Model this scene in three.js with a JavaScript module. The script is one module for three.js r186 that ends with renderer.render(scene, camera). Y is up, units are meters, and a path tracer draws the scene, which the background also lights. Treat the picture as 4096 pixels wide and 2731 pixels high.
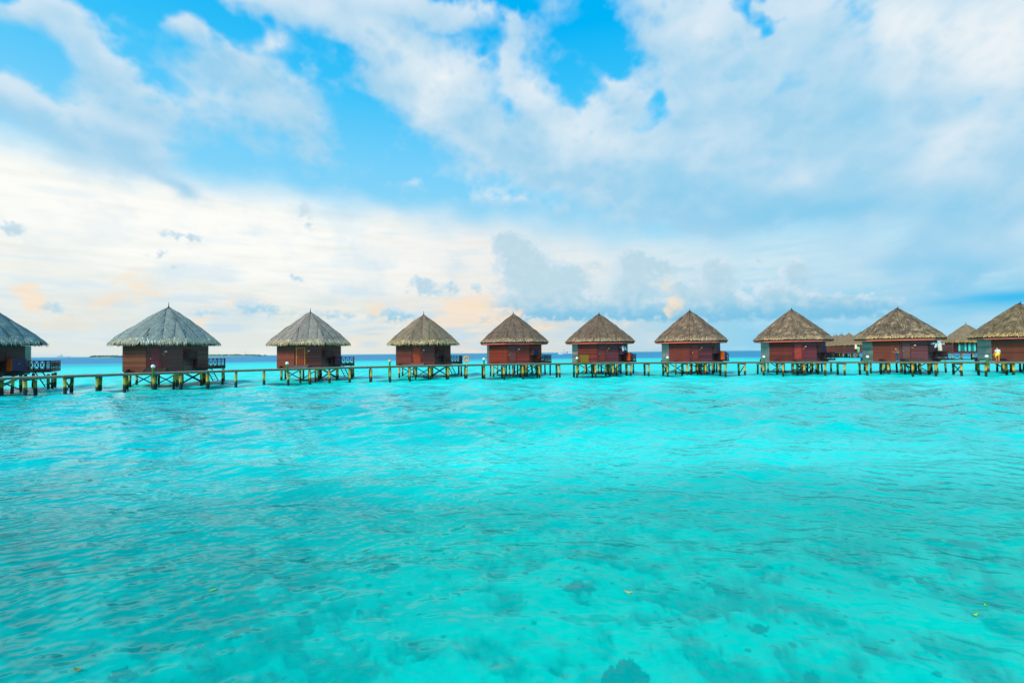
import * as THREE from 'three';
import { mergeGeometries } from 'three/addons/utils/BufferGeometryUtils.js';
import { MarchingCubes } from 'three/addons/objects/MarchingCubes.js';
import { createNoise2D, createNoise3D } from 'simplex-noise';

// ---------------------------------------------------------------- camera, sky, sun, exposure
const scene = new THREE.Scene();
const EYE = 3.45;                                             // metres above the water
const camera = new THREE.PerspectiveCamera(73.74, 1024 / 682, 0.1, 30000);
camera.position.set(0, EYE, 0);
camera.rotation.set(THREE.MathUtils.degToRad(1.457), 0, THREE.MathUtils.degToRad(-0.55), 'XYZ');
const renderer = new THREE.WebGLRenderer({ antialias: true });
renderer.setSize(1024, 682);
renderer.toneMapping = THREE.LinearToneMapping;
renderer.toneMappingExposure = 1.0;
renderer.shadowMap.enabled = true;
renderer.shadowMap.type = THREE.PCFSoftShadowMap;

const rng = (seed) => () => { seed = (seed + 0x6d2b79f5) | 0; let t = Math.imul(seed ^ (seed >>> 15), 1 | seed); t = (t + Math.imul(t ^ (t >>> 7), 61 | t)) ^ t; return ((t ^ (t >>> 14)) >>> 0) / 4294967296; };
const N2 = createNoise2D(rng(7)), N3 = createNoise3D(rng(11));
const fbm2 = (x, y, o = 4) => { let s = 0, a = 0.5, t = 0; for (let i = 0; i < o; i++, a *= 0.5) { s += a * N2(x, y); t += a; x = x * 2.03 + 17; y = y * 2.03 + 9; } return s / t; };
const fbm3 = (x, y, z, o) => { let s = 0, a = 0.5, t = 0; for (let i = 0; i < o; i++, a *= 0.52) { s += a * N3(x, y, z); t += a; x = x * 2.07 + 3; y = y * 2.07 + 8; z = z * 2.07 + 5; } return s / t; };
const clamp = (x, a = 0, b = 1) => Math.min(b, Math.max(a, x));
const sm = (a, b, x) => { const t = clamp((x - a) / (b - a)); return t * t * (3 - 2 * t); };
const lerp = (a, b, t) => a + (b - a) * t;
const lin1 = (v) => { v /= 255; return v <= 0.04045 ? v / 12.92 : ((v + 0.055) / 1.055) ** 2.4; };
const L = (r, g, b) => [lin1(r), lin1(g), lin1(b)];
const D = Math.PI / 180;

const SUN_AZ = -138, SUN_EL = 42;                              // degrees right of the view, degrees up
const sunDir = new THREE.Vector3(Math.sin(SUN_AZ * D) * Math.cos(SUN_EL * D), Math.sin(SUN_EL * D), -Math.cos(SUN_AZ * D) * Math.cos(SUN_EL * D));
{
  const sun = new THREE.DirectionalLight(new THREE.Color().setRGB(1, 0.9, 0.76), 3.0);
  sun.position.copy(sunDir).multiplyScalar(200).add(new THREE.Vector3(8, 0, -60));
  sun.target.position.set(8, 0, -60);
  sun.castShadow = true; sun.shadow.radius = 22;
  sun.shadow.mapSize.set(4096, 4096);
  Object.assign(sun.shadow.camera, { left: -90, right: 90, top: 90, bottom: -90, near: 1, far: 500 });
  sun.name = 'sun'; scene.add(sun, sun.target);
}

// Clouds: [azimuth, elevation, half length, half width, tilt, strength], all in degrees
const CLOUDS = {
  soft: [
    [-47.8, 27.6, 3.48, 1.07, 9, 0.8], [-44.4, 26.1, 4.09, 2.19, -33, 0.9], [-41.3, 24.1, 4, 2.33, -29, 0.75], [-38.7, 23.1, 3.42, 2.03, -25, 0.5],
    [-47.9, 21.2, 2.84, 1.56, -31, 0.7], [-45.3, 19.9, 5, 1.83, -8, 0.75], [-40.2, 20.3, 3.99, 2.31, -13, 0.95], [-37.4, 18.2, 2.91, 1.39, -49, 0.8],
    [-35.7, 30.1, 2.08, 1.28, 45, 0.9], [-32.3, 28.7, 4.55, 2.6, -20, 0.95], [-28.1, 31.2, 1.92, 1.24, 73, 0.85], [-28.1, 27.8, 4.04, 3.67, -32, 0.95],
    [-24.5, 26.1, 3.87, 3.14, 32, 0.85], [-30.6, 24.5, 6.61, 2.12, -9, 0.5], [-27.2, 23.5, 5.63, 1.7, 2, 0.45], [-25, 34.7, 11.15, 1.61, 2, 0.7],
    [-17.3, 33.6, 12.46, 3.19, -8, 0.7], [-9.4, 30.6, 10.12, 3.09, -17, 0.95], [-6.1, 28, 8.77, 2.56, -22, 0.95], [-1.2, 27.2, 10.11, 3.71, -21, 0.95],
    [7.1, 24.3, 11.31, 3.99, -25, 1], [14.5, 20.9, 10.54, 3.49, -21, 1], [0.9, 33.5, 3.98, 1.76, -78, 0.75], [1.6, 29.6, 4.38, 2.6, -11, 0.8],
    [-11.5, 36.4, 10.57, 2.2, -1, 0.6], [-4.4, 36.1, 8.01, 2.31, -10, 0.55], [15.3, 36.2, 6.26, 2.14, -20, 0.6], [12.6, 29.8, 8.38, 1.26, -27, 0.5],
    [23.7, 31.8, 6.82, 4.32, -25, 0.95], [28, 25.4, 10.03, 5, -24, 1], [33.5, 27.9, 9.25, 5.09, -29, 1], [37, 20.1, 9.94, 5.49, -29, 1],
    [33.2, 16.4, 11.91, 2.94, -13, 1], [20.5, 19.7, 5.93, 2.73, -13, 1], [42, 20.6, 7.92, 4.99, -45, 1], [44.5, 25.6, 7.95, 3.94, -38, 1],
    [44.8, 15, 6.44, 3.69, -9, 1], [45.2, 9.3, 5.88, 3.72, -16, 0.95], [47.8, 17.3, 2.54, 1.83, -42, 0.9], [24.8, 19.6, 10.28, 3.96, -15, 1],
    [17.7, 25.1, 6.16, 3.45, -31, 0.8], [48.3, 25.6, 4.89, 3.27, -61, 0.9], [-14.7, 20.2, 5.16, 0.96, 0, 0.3], [-4.6, 18.2, 9.87, 1.51, -2, 0.45],
    [9.7, 17.4, 12.92, 1.74, -5, 0.4],
  ],
  hole: [
    [11.8, 33.6, 3.34, 2.29, -11, 1], [17.7, 27.7, 2.26, 1.44, 70, 0.9], [29.1, 33.7, 2, 0.86, -18, 0.9], [-18.3, 25.3, 6, 1.98, -22, 0.7],
    [-32.7, 32.2, 7.22, 1.58, -7, 1], [-39.3, 31.3, 2.37, 0.79, 13, 0.6], [-25, 31.1, 2.4, 1.79, 27, 0.5], [48.6, 18.4, 0.79, 0.37, -25, 0.6],
    [-47.2, 23.9, 2.65, 1.89, -4, 0.55], [47.2, 4.5, 3.81, 0.48, 0, 1], [5.5, 31.9, 3.31, 2.02, -4, 0.5], [46, 20.3, 1.78, 0.51, 13, 0.5],
    [-30.6, 19.1, 9.98, 1.77, -6, 0.5], [-1.1, 30.5, 2.1, 2, 82, 0.8], [-3.6, 34.3, 3.81, 1.38, -7, 0.6], [-21.7, 31, 2.69, 1.04, -9, 0.6],
    [8.8, 29.2, 2.67, 1.72, -20, 0.6], [-9.4, 35.9, 3.75, 0.93, -2, 0.5], [-13.2, 17.9, 6.26, 1.23, -1, 0.4], [41, 5, 3.45, 0.58, -1, 0.8],
  ],
  bright: [
    [-8.8, 31, 2.73, 1.22, 11, 0.9], [-10.2, 28.4, 2.1, 1.32, -5, 0.7], [-12.6, 32.2, 5.83, 1.73, -17, 0.5], [-6.2, 25.3, 6.22, 1.06, -24, 0.45],
    [3.3, 30.6, 3.29, 2.11, -10, 0.5], [40.6, 26.4, 3.47, 2.01, -49, 0.7], [43.7, 27.2, 6.55, 2.6, -30, 0.9], [47.7, 24, 3.94, 2.69, -61, 0.7],
    [40.1, 20.4, 1.84, 1.6, 14, 0.7], [8.7, 25.5, 6.98, 1.82, -24, 0.4], [-35, 29.6, 1.46, 1.01, -18, 0.4], [-27.7, 31.7, 1.13, 0.84, 72, 0.5],
    [23.7, 33.6, 3.38, 2.1, -19, 0.4], [44.8, 17.2, 3.82, 1.85, 1, 0.5], [-45.3, 25.6, 1.49, 0.9, -32, 0.35],
  ],
  dark: [
    [34.3, 14.3, 6.82, 1.46, -6, 0.9], [19.8, 19.1, 4.48, 2.31, -13, 0.75], [27.8, 16, 5.31, 1.78, -15, 0.6], [37.2, 16.4, 4.46, 2.5, 3, 0.6],
    [33.5, 29, 2.88, 1.7, -25, 0.35], [40.5, 24.3, 2.49, 1.93, -74, 0.35], [-36.7, 17.1, 2.44, 1.04, -45, 0.6], [35.2, 20.1, 3.49, 2.31, -23, 0.35],
    [45.4, 6.9, 4.9, 1.72, -4, 0.6], [-25, 24.3, 2.41, 2, 35, 0.3], [29.4, 27.9, 4.38, 2.23, -18, 0.2], [44.1, 12.5, 2.64, 1.48, -17, 0.3],
    [39.4, 21.2, 2.62, 2.01, -46, 0.8], [42.8, 6.5, 4.45, 1.2, -4, 0.9], [44.7, 10.9, 4.01, 2.23, -16, 0.5], [41.4, 8.3, 3.76, 1.61, -9, 0.5],
    [38.5, 24.6, 2.03, 1.53, -56, 0.4], [20.7, 26.8, 3.78, 1.94, -88, 0.25],
  ],
  low: [
    [20, 5.2, 17, 1.0, -2, 0.6],
    [-0.5, 13.8, 2.64, 1.36, -9, 1], [1.1, 11.4, 3.4, 3.2, -16, 1], [4.4, 8.7, 4.65, 3.22, -19, 1], [7.4, 8.9, 2.24, 2.06, 70, 1],
    [5.2, 5.7, 7.64, 1.63, -7, 1], [9.5, 5.9, 3.21, 1.07, -2, 0.8], [15.1, 10.9, 2.09, 1.93, -67, 0.9], [17.4, 10.3, 3.03, 1.12, -9, 1],
    [14.8, 7.3, 3.6, 2.88, -5, 1], [20.3, 7.5, 1.94, 1.12, -4, 0.8], [24.3, 9.3, 2.09, 1.93, -28, 1], [24, 5.8, 4.13, 2.39, -4, 1],
    [20.2, 4.5, 5.81, 1.13, -2, 0.8], [32.2, 8.5, 1.66, 1.41, -79, 0.9], [30.5, 5.9, 2.25, 1.78, -9, 0.9], [34.8, 5.1, 3.37, 1.16, -11, 1],
    [32.9, 4.1, 6.21, 1.01, -3, 0.9], [28.5, 9.7, 0.69, 0.47, -10, 0.7], [38.4, 4.8, 3.05, 0.86, -5, 0.5], [10.7, 10.9, 0.75, 0.52, -4, 0.5],
    [-10.9, 8.5, 2.32, 1.07, -11, 0.95], [-7.4, 8.2, 0.97, 0.7, 1, 0.9], [-4.4, 8.2, 0.66, 0.65, 16, 0.8], [-48.1, 11.1, 0.83, 0.54, 3, 0.9],
    [-35.8, 12.2, 2.1, 0.35, 1, 0.75], [-38.1, 10.2, 0.97, 0.42, 9, 0.7], [-36.7, 9.3, 1.07, 0.26, 6, 0.5], [-24.9, 16.4, 1.57, 1.26, -28, 0.5],
    [-24, 15, 0.95, 0.46, 88, 0.4], [-25.4, 8.8, 0.81, 0.34, -1, 0.7], [-28.9, 5.3, 2.44, 0.77, -3, 0.7], [-30.5, 6, 1.23, 0.66, 4, 0.5],
    [-45.3, 4.7, 1.23, 0.77, -13, 0.55], [-34.1, 4.7, 2.26, 0.54, 3, 0.5], [-20.8, 4.7, 3.36, 0.51, 1, 0.6], [-15, 5.2, 2.3, 1.06, -4, 0.75],
    [-13.5, 4.7, 2.08, 0.53, 1, 0.6], [0.3, 6.6, 1.65, 0.87, -1, 0.5], [-3.6, 4.2, 3.28, 0.55, 0, 0.4], [-24.5, 4.7, 1.82, 0.5, 2, 0.4],
  ],
  peach: [
    [-46.6, 5, 1.23, 0.95, -29, 1], [-46.9, 5.9, 0.95, 0.61, -65, 0.6], [-39.7, 7.1, 1.96, 1.67, -23, 0.6], [-41.4, 5.3, 1.86, 0.82, 5, 0.5],
    [-38.4, 6.2, 2.37, 0.85, 5, 0.5], [-16.6, 5.5, 1.41, 0.84, -9, 0.9], [-5.2, 5.8, 4.63, 1.85, -8, 0.9], [-7.4, 3.9, 3.24, 1.09, 0, 0.6],
    [-0.3, 4.4, 1.65, 0.66, -1, 0.9], [19.8, 5.8, 1.2, 1, -41, 1], [19, 4.8, 0.71, 0.5, -46, 1], [4.3, 3.4, 1.42, 0.44, -1, 0.9],
    [0.8, 5.2, 1.21, 0.44, -1, 0.7], [-34.5, 3.6, 1.04, 0.5, 2, 0.8], [14.2, 3.4, 0.62, 0.32, -2, 0.8], [-31.6, 5.5, 1.04, 0.46, 3, 0.6],
    [18.8, 7.9, 1.55, 1.47, -69, 0.5],
  ],
};
for (const k in CLOUDS) CLOUDS[k] = CLOUDS[k].map(([az, el, a, b, t, s]) => [az, el, Math.cos(t * D) / a, Math.sin(t * D) / a, -Math.sin(t * D) / b, Math.cos(t * D) / b, s, 2.2 * a]);
const blob = (list, az, el, sharp) => {
  let keep = 1;
  for (const [x, y, a, b, c, d, s, reach] of list) {
    const p = az - x, q = el - y;
    if (p > reach || p < -reach || q > reach || q < -reach) continue;
    const e = (a * p + b * q) ** 2 + (c * p + d * q) ** 2;
    if (e < 4.8) keep *= 1 - s * Math.exp(-sharp * e);
  }
  return 1 - keep;
};
{
  const W = 3072, H = 1536, data = new Float32Array(W * H * 4), c = [0, 0, 0];
  const CLEAR = [[0, L(168, 218, 236)], [6, L(165, 218, 240)], [14, L(150, 216, 246)], [22, L(118, 208, 250)], [29, L(60, 195, 250)], [36, L(0, 180, 247)], [90, L(0, 165, 240)]];
  const BODY = L(165, 211, 237), HI = L(214, 232, 244), WHITE = L(238, 244, 247), DARK = L(116, 200, 237), PEACH = L(253, 227, 196), LOW = L(184, 216, 231), LOWBASE = L(146, 205, 231), LOWDARK = L(110, 190, 228), STREAK = L(0, 184, 238);
  const VL1 = L(252, 251, 245).map((v) => v * 1.03), VL0 = L(228, 233, 227), VM1 = L(243, 241, 237), VM0 = L(236, 226, 212), VR1 = L(212, 234, 243), VR0 = L(142, 209, 238);
  const mix = (to, a) => { c[0] += (to[0] - c[0]) * a; c[1] += (to[1] - c[1]) * a; c[2] += (to[2] - c[2]) * a; };
  const mixed = (p, q, t) => [lerp(p[0], q[0], t), lerp(p[1], q[1], t), lerp(p[2], q[2], t)];
  for (let row = 0; row < H; row++) {
    const up = ((row + 0.5) / H - 0.5) * Math.PI, y = Math.sin(up), cy = Math.cos(up), el0 = up / D;
    if (el0 < -1) { for (let i = row * W * 4, n = i + W * 4; i < n; i += 4) { data[i] = 0.02; data[i + 1] = 0.5; data[i + 2] = 0.54; data[i + 3] = 1; } continue; }
    let k = 0; while (k < CLEAR.length - 2 && CLEAR[k + 1][0] < el0) k++;
    const base = mixed(CLEAR[k][1], CLEAR[k + 1][1], clamp((el0 - CLEAR[k][0]) / (CLEAR[k + 1][0] - CLEAR[k][0])));
    for (let col = 0; col < W; col++) {
      const round = ((col + 0.5) / W - 0.5) * 2 * Math.PI, x = Math.cos(round) * cy, z = Math.sin(round) * cy;
      let az0 = (round / D) + 90; if (az0 > 180) az0 -= 360;
      const w1 = fbm3(x * 5, y * 7 + 4, z * 5, 2), w2 = fbm3(x * 5 + 9, y * 7, z * 5 + 2, 2);
      const az = az0 + 2.2 * w1, el = el0 + 1.5 * w2;
      c[0] = base[0]; c[1] = base[1]; c[2] = base[2];
      // bright high veil, lower on the right
      const top = 0.9 * fbm3(x * 7 + 2, y * 9, z * 7, 4) + 10 + 8.2 * Math.cos((az0 + 50) * D), t = clamp((az0 + 22) / 50), u = sm(1, 13, el0);
      const veil = (1 - sm(top - 3, top + 2.4 + 1.2 * t, el0 + 1.1 * w1)) * lerp(0.97, 0.9, t) * (0.35 + 0.65 * sm(-0.6, 0.2, Math.cos((az0 + 40) * D)));
      const bright = t < 0.4 ? mixed(VL1, VM1, t / 0.4) : mixed(VM1, VR1, (t - 0.4) / 0.6), low = t < 0.4 ? mixed(VL0, VM0, t / 0.4) : mixed(VM0, VR0, (t - 0.4) / 0.6);
      const inside = veil > 0.02 && Math.abs(az0) < 62, streak = inside ? fbm3(x * 4 + 20, y * 34, z * 4, 4) : 0, streak2 = inside ? fbm3(x * 9, y * 60 + 3, z * 9, 3) : 0;
      mix(mixed(low, bright, clamp(u + 0.55 * streak + 0.2 * streak2)), veil);
      mix(BODY, veil * 0.5 * sm(0.05, 0.6, streak + 0.5 * w2) * (1 - 0.6 * u)); mix(PEACH, veil * 0.3 * sm(0.15, 0.6, fbm3(x * 5 + 40, y * 16, z * 5, 3)) * (1 - sm(5, 9, el0)) * (1 - t * 0.7));
      // soft cumulus: puffed and crisp on top, fading below
      const out = Math.max(sm(50, 60, Math.abs(az0)), sm(39, 46, el0)), f = fbm3(x * 8, y * 11, z * 8, out < 1 ? 6 : 3);
      let s = 0, crown = 0, gap = 0;
      if (out < 1) {
        gap = blob(CLOUDS.hole, az + 3.4 * f, el + 2.6 * fbm3(x * 9 + 3, y * 12, z * 9, 4), 0.9);
        s = (blob(CLOUDS.soft, az, el, 1) - 0.6 * gap) * (1 - out);
        s += 0.15 * (1 - out) * (1 - gap) * (1 + 1.6 * w2);
        crown = clamp(2.2 * (blob(CLOUDS.soft, az + 0.5, el - 1.1, 1) - blob(CLOUDS.soft, az - 0.5, el + 1.1, 1)), -1, 1);
      }
      if (out > 0) s += out * sm(-0.5, 0.55, fbm3(x * 2.6 + 5, y * 3.6, z * 2.6, 3)) * sm(4, 12, el0);
      const puff = out < 1 ? 1 - 2.2 * Math.abs(fbm3(x * 15 + 1, y * 20, z * 15, 4)) : 0.4, hard = sm(0, 0.7, crown) * (1 - sm(0.1, 0.5, gap)), d0 = s + 0.34 * f + 0.16 * puff;
      const a = sm(lerp(0.1, 0.38, hard), lerp(1.12, 0.8, hard), d0 + 0.22 * w1) * 0.92;
      if (a > 0) {
        const g = out < 1 ? fbm3(x * 5 - 0.06, y * 7 + 0.16, z * 5, 3) - fbm3(x * 5, y * 7, z * 5, 3) : 0;
        const lit = clamp(0.26 + 0.22 * (1 - sm(0.5, 1, s)) - 0.5 * g + 0.5 * crown + 0.3 * f + 0.14 * puff);
        mix(mixed(BODY, HI, lit), a);
        if (out < 1) {
          const wb = blob(CLOUDS.bright, az, el, 1) * (1 - out), db = blob(CLOUDS.dark, az, el, 0.9) * (1 - out);
          mix(WHITE, clamp(wb * (0.75 + 0.5 * f + 0.25 * puff)) * a); mix(DARK, 0.85 * clamp(db * (0.85 + 0.3 * f)) * a);
        }
        if (out > 0) mix(WHITE, 0.7 * out * a * sm(0.5, 1, lit));
      }
      // cumulus low over the sea
      if (el0 < 19 && out < 1) {
        const ff = fbm3(x * 30, y * 38, z * 30, 4), bil = 0.5 - 1.6 * Math.abs(fbm3(x * 26 + 7, y * 34, z * 26, 4)), lz = az0 + 0.5 * w1 + 0.6 * ff, le = el0 + 0.25 * w2 + 0.55 * bil + 0.35 * (0.4 - 1.6 * Math.abs(fbm3(x * 55, y * 65 + 7, z * 55, 2)));
        const lf = blob(CLOUDS.low, lz, le, 1.25), top2 = clamp(1.5 * (blob(CLOUDS.low, lz + 0.35, le - 0.7, 1.25) - blob(CLOUDS.low, lz - 0.35, le + 0.7, 1.25)), -1, 1), crisp = sm(-0.25, 0.35, top2);
        let la = sm(lerp(0.16, 0.34, crisp), lerp(0.78, 0.56, crisp), lf + 0.3 * ff + 0.34 * bil) * (1 - out) * 0.9;
        const floorEl = 4.15 - 0.024 * (az0 + 4) + 0.25 * fbm3(x * 6, 3, z * 6, 2), bank = sm(-5, -1, az0), over = el0 - floorEl + 0.3 * ff;
        la *= lerp(1, sm(-0.3, 0.3, over), bank);
        if (la > 0) mix(mixed(mixed(LOWBASE, LOW, sm(2.5, 8, el0 + 2.5 * ff + 1.5 * top2)), HI, clamp(0.75 * (1 - sm(0.45, 0.8, lf)) * crisp + 0.4 * ff)), la);
        if (la > 0) mix(LOWDARK, la * bank * 0.75 * (1 - sm(0.1, 2.4, over)));
        const pf = blob(CLOUDS.peach, az0 + 1.1 * ff, el0 + 0.9 * fbm3(x * 24, y * 30 + 3, z * 24, 3), 1.2);
        mix(PEACH, sm(0.1, 1.0, pf + 0.25 * ff) * 0.72 * (1 - out));
      }
      if (out < 1 && az0 > 36 && el0 < 9) mix(STREAK, 0.85 * Math.exp(-(((az0 - 48) / 5.5) ** 2) - ((el0 - 4.4 + 0.5 * w1) / 0.65) ** 2));
      // glow where the sun stands behind the veil
      const near = Math.exp(-((Math.acos(clamp(x * sunDir.x + y * sunDir.y + z * sunDir.z, -1, 1)) / (26 * D)) ** 2));
      const i = (row * W + col) * 4;
      data[i] = c[0] + 0.5 * near; data[i + 1] = c[1] + 0.42 * near; data[i + 2] = c[2] + 0.3 * near; data[i + 3] = 1;
    }
  }
  const sky = new THREE.DataTexture(data, W, H, THREE.RGBAFormat, THREE.FloatType);
  sky.mapping = THREE.EquirectangularReflectionMapping; sky.magFilter = THREE.LinearFilter; sky.minFilter = THREE.LinearFilter; sky.needsUpdate = true;
  scene.background = sky; scene.environment = sky;
}

// ---------------------------------------------------------------- helpers
const taken = new Map();
const numbered = (name) => { const n = taken.get(name) ?? 0; taken.set(name, n + 1); return n ? `${name}_${String(n).padStart(3, '0')}` : name; };
const shadow = (o) => { o.castShadow = o.receiveShadow = true; return o; };
const tag = (o, label, category, group, kind) => { if (label) o.userData.label = label; if (category) o.userData.category = category; if (group) o.userData.group = group; if (kind) o.userData.kind = kind; return o; };
function thing(name, label, category, [x, y, z] = [0, 0, 0], turn = 0, group) {
  const o = new THREE.Group(); o.name = numbered(name); o.position.set(x, y, z); o.rotation.y = turn; scene.add(o);
  return tag(o, label, category, group);
}
function part(name, geo, mat, parent, kind) {
  const o = shadow(new THREE.Mesh(Array.isArray(geo) ? join(geo) : geo, mat)); o.name = name; parent.add(o);
  if (kind) o.userData.kind = kind;
  return o;
}
function solo(name, geo, mat, label, category, group, kind) { const o = part(numbered(name), geo, mat, scene); return tag(o, label, category, group, kind); }
const join = (list) => list.length === 1 ? list[0] : mergeGeometries(list.map((g) => (g.index ? g.toNonIndexed() : g)), false);
const M4 = new THREE.Matrix4(), V = (x, y, z) => new THREE.Vector3(x, y, z);
const box = (w, h, d, x = 0, y = 0, z = 0, ry = 0, rx = 0, rz = 0) => new THREE.BoxGeometry(w, h, d).applyMatrix4(new THREE.Matrix4().makeRotationFromEuler(new THREE.Euler(rx, ry, rz, 'YXZ')).setPosition(x, y, z));
function bar(a, b, w, h = w) {                                       // a squared timber from a to b
  const d = b.clone().sub(a), g = new THREE.BoxGeometry(w, h, d.length());
  return g.applyMatrix4(new THREE.Matrix4().lookAt(d, V(0, 0, 0), Math.abs(d.y) > 0.98 * d.length() ? V(1, 0, 0) : V(0, 1, 0)).setPosition(a.clone().add(b).multiplyScalar(0.5)));
}
function rod(a, b, r0, r1 = r0, n = 8) {
  const d = b.clone().sub(a), g = new THREE.CylinderGeometry(r1, r0, d.length(), n);
  return g.applyMatrix4(new THREE.Matrix4().makeRotationFromQuaternion(new THREE.Quaternion().setFromUnitVectors(V(0, 1, 0), d.clone().normalize())).setPosition(a.clone().add(b).multiplyScalar(0.5)));
}
const std = (color, roughness = 0.7, more = {}) => new THREE.MeshStandardMaterial({ color: new THREE.Color().setRGB(...color), roughness, ...more });
function canvasTexture(w, h, draw, srgb = true) {
  const cv = document.createElement('canvas'); cv.width = w; cv.height = h; draw(cv.getContext('2d'), w, h);
  const t = new THREE.CanvasTexture(cv); t.wrapS = t.wrapT = THREE.RepeatWrapping; if (srgb) t.colorSpace = THREE.SRGBColorSpace; return t;
}
const grain = (seed, scuffs) => canvasTexture(512, 64, (g, w, h) => {
  const r = rng(seed); g.fillStyle = '#d2d2d2'; g.fillRect(0, 0, w, h);
  for (let i = 0; i < 520; i++) { const v = 150 + r() * 105 | 0; g.fillStyle = `rgba(${v},${v - r() * 10 | 0},${v - r() * 18 | 0},${0.15 + 0.35 * r()})`; g.fillRect(r() * w - 60, r() * h, 30 + r() * 180, 0.6 + r() * 2.2); }
  for (let i = 0; i < scuffs; i++) { g.fillStyle = `rgba(255,232,200,${0.3 + 0.6 * r()})`; g.fillRect(r() * w, r() * h, 8 + r() * 90, 1 + r() * 9); }
});
const GRAIN = grain(3, 3), SCUFFED = grain(5, 26);
const wood = (c, rough = 0.6, map = GRAIN) => std(c, rough, { map });

// ---------------------------------------------------------------- sea and sea floor
const waves = (() => {
  const r = rng(21), list = [];
  for (let i = 0; i < 56; i++) {
    const len = 0.32 * Math.pow(7.5 / 0.32, Math.pow((i + r()) / 56, 0.9)), dir = (12 + 62 * (r() + r() - 1) * 1.25) * D, k = 2 * Math.PI / len;
    list.push([Math.sin(dir) * k, Math.cos(dir) * k, r() * 6.283, 0.0135 * (len < 0.9 ? 1 : len < 3 ? 1.45 : 0.7) / k, len]);
  }
  return list;
})();
const swell = (() => { const r = rng(5), l = []; for (let i = 0; i < 14; i++) { const len = 7 * Math.pow(5, i / 13), dir = (12 + 50 * (r() + r() - 1)) * D, k = 2 * Math.PI / len; l.push([Math.sin(dir) * k, Math.cos(dir) * k, r() * 6.283, 0.016 / k, len]); } return l; })();
const reef = (x, z) => sm(150, 330, Math.hypot(x * 0.8, z) + 45 * fbm2(x / 160, z / 160, 3));       // 0 on the reef flat, 1 out in the deep
const rough2 = (x, y, o) => { let v = 0, a = 0.5, t = 0; for (let i = 0; i < o; i++, a *= 0.66) { v += a * N2(x, y); t += a; x = x * 2.03 + 17; y = y * 2.03 + 9; } return v / t; };
const patch = (x, z) => sm(-0.02, 0.38, 1.0 * rough2(x / 1.7 + 3, z / 1.7, 6) + 0.5 * fbm2(x / 6 + 9, z / 6 + 40, 3) + 0.04 + 0.2 * sm(-2.5, -7, x) * sm(-4, -6, z) * sm(-16, -11, z)) * (1 - 0.75 * sm(10, 20, -z));  // extra weed at left stands in for dark sky mirrored in wave troughs
function radialSheet(radii, height, colour, uvScale) {
  const ang = []; for (let a = -60; a <= 60; a += uvScale.step) ang.push(a * D);
  for (let a = 66; a < 300; a += 6) ang.push(a * D);
  const na = ang.length, pos = [], nor = [], col = [], uv = [], idx = [], o = [0, 0, 0, 0], c = [0, 0, 0];
  for (let i = 0; i < radii.length; i++) for (let j = 0; j < na; j++) {
    const rad = radii[i];
    const x = Math.sin(ang[j]) * rad, z = -Math.cos(ang[j]) * rad;
    height(x, z, rad, o); colour(x, z, c, rad);
    pos.push(x, o[0], z); nor.push(-o[1], 1, -o[2]); col.push(...c); uv.push(x / uvScale.uv, z / uvScale.uv);
  }
  for (let i = 0; i + 1 < radii.length; i++) for (let j = 0; j < na; j++) {
    const a = i * na + j, b = i * na + (j + 1) % na;
    idx.push(a, b, a + na, b, b + na, a + na);
  }
  const g = new THREE.BufferGeometry();
  g.setAttribute('position', new THREE.Float32BufferAttribute(pos, 3)); g.setAttribute('color', new THREE.Float32BufferAttribute(col, 3)); g.setAttribute('uv', new THREE.Float32BufferAttribute(uv, 2));
  for (let i = 0; i < nor.length; i += 3) { const l = Math.hypot(nor[i], 1, nor[i + 2]); nor[i] /= l; nor[i + 1] /= l; nor[i + 2] /= l; }
  g.setAttribute('normal', new THREE.Float32BufferAttribute(nor, 3)); g.setIndex(idx);
  return g;
}
const RIPPLES = (() => {                                              // 11 m of fine ripples, tileable
  const n = 512, size = 11, r = rng(31), px = new Uint8Array(n * n * 4), gx = new Float32Array(n * n), gz = new Float32Array(n * n);
  for (let i = 0; i < 70; i++) {
    const len = 0.13 * Math.pow(9, r()), m = size / len, dir = 6.283 * (r() < 0.7 ? 0.25 + 0.19 * (r() + r() - 1) : r()), a = Math.round(Math.cos(dir) * m), b = Math.round(Math.sin(dir) * m), ph = r() * 6.283, st = 0.014;
    const k = Math.hypot(a, b) || 1;
    for (let y = 0, q = 0; y < n; y++) for (let x = 0; x < n; x++, q++) { const s = st * Math.cos(6.2832 * (a * x + b * y) / n + ph); gx[q] += s * a / k; gz[q] += s * b / k; }
  }
  for (let q = 0; q < n * n; q++) { const l = 1 / Math.hypot(gx[q], gz[q], 1); px[q * 4] = 127.5 + 127.5 * -gx[q] * l; px[q * 4 + 1] = 127.5 + 127.5 * -gz[q] * l; px[q * 4 + 2] = 127.5 + 127.5 * l; px[q * 4 + 3] = 255; }
  const t = new THREE.DataTexture(px, n, n); t.wrapS = t.wrapT = THREE.RepeatWrapping; t.magFilter = THREE.LinearFilter; t.needsUpdate = true; return t;
})();
const cellAt = (r) => Math.min(0.7, Math.max(0.032, r * r / 1500)), offshore = (x, z) => -z + 4 * N2(x / 15, z / 15), chop = (x, z) => 0.6 + 3.3 * sm(7, 26, offshore(x, z));
const SHALLOW = [0.001, 0.83, 0.75], GREEN = [0.001, 0.71, 0.62], OUTER = [0.001, 0.68, 0.63], DEEP = [0.002, 0.23, 0.42], TEAL = [0.001, 0.42, 0.46], SPLIT = 26;
const clear = (x, z) => 1 - sm(7, 17.2, -z + 1.5 * fbm2(x / 5, z / 5, 3));                            // 1 where the water is clear to the bottom
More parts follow.
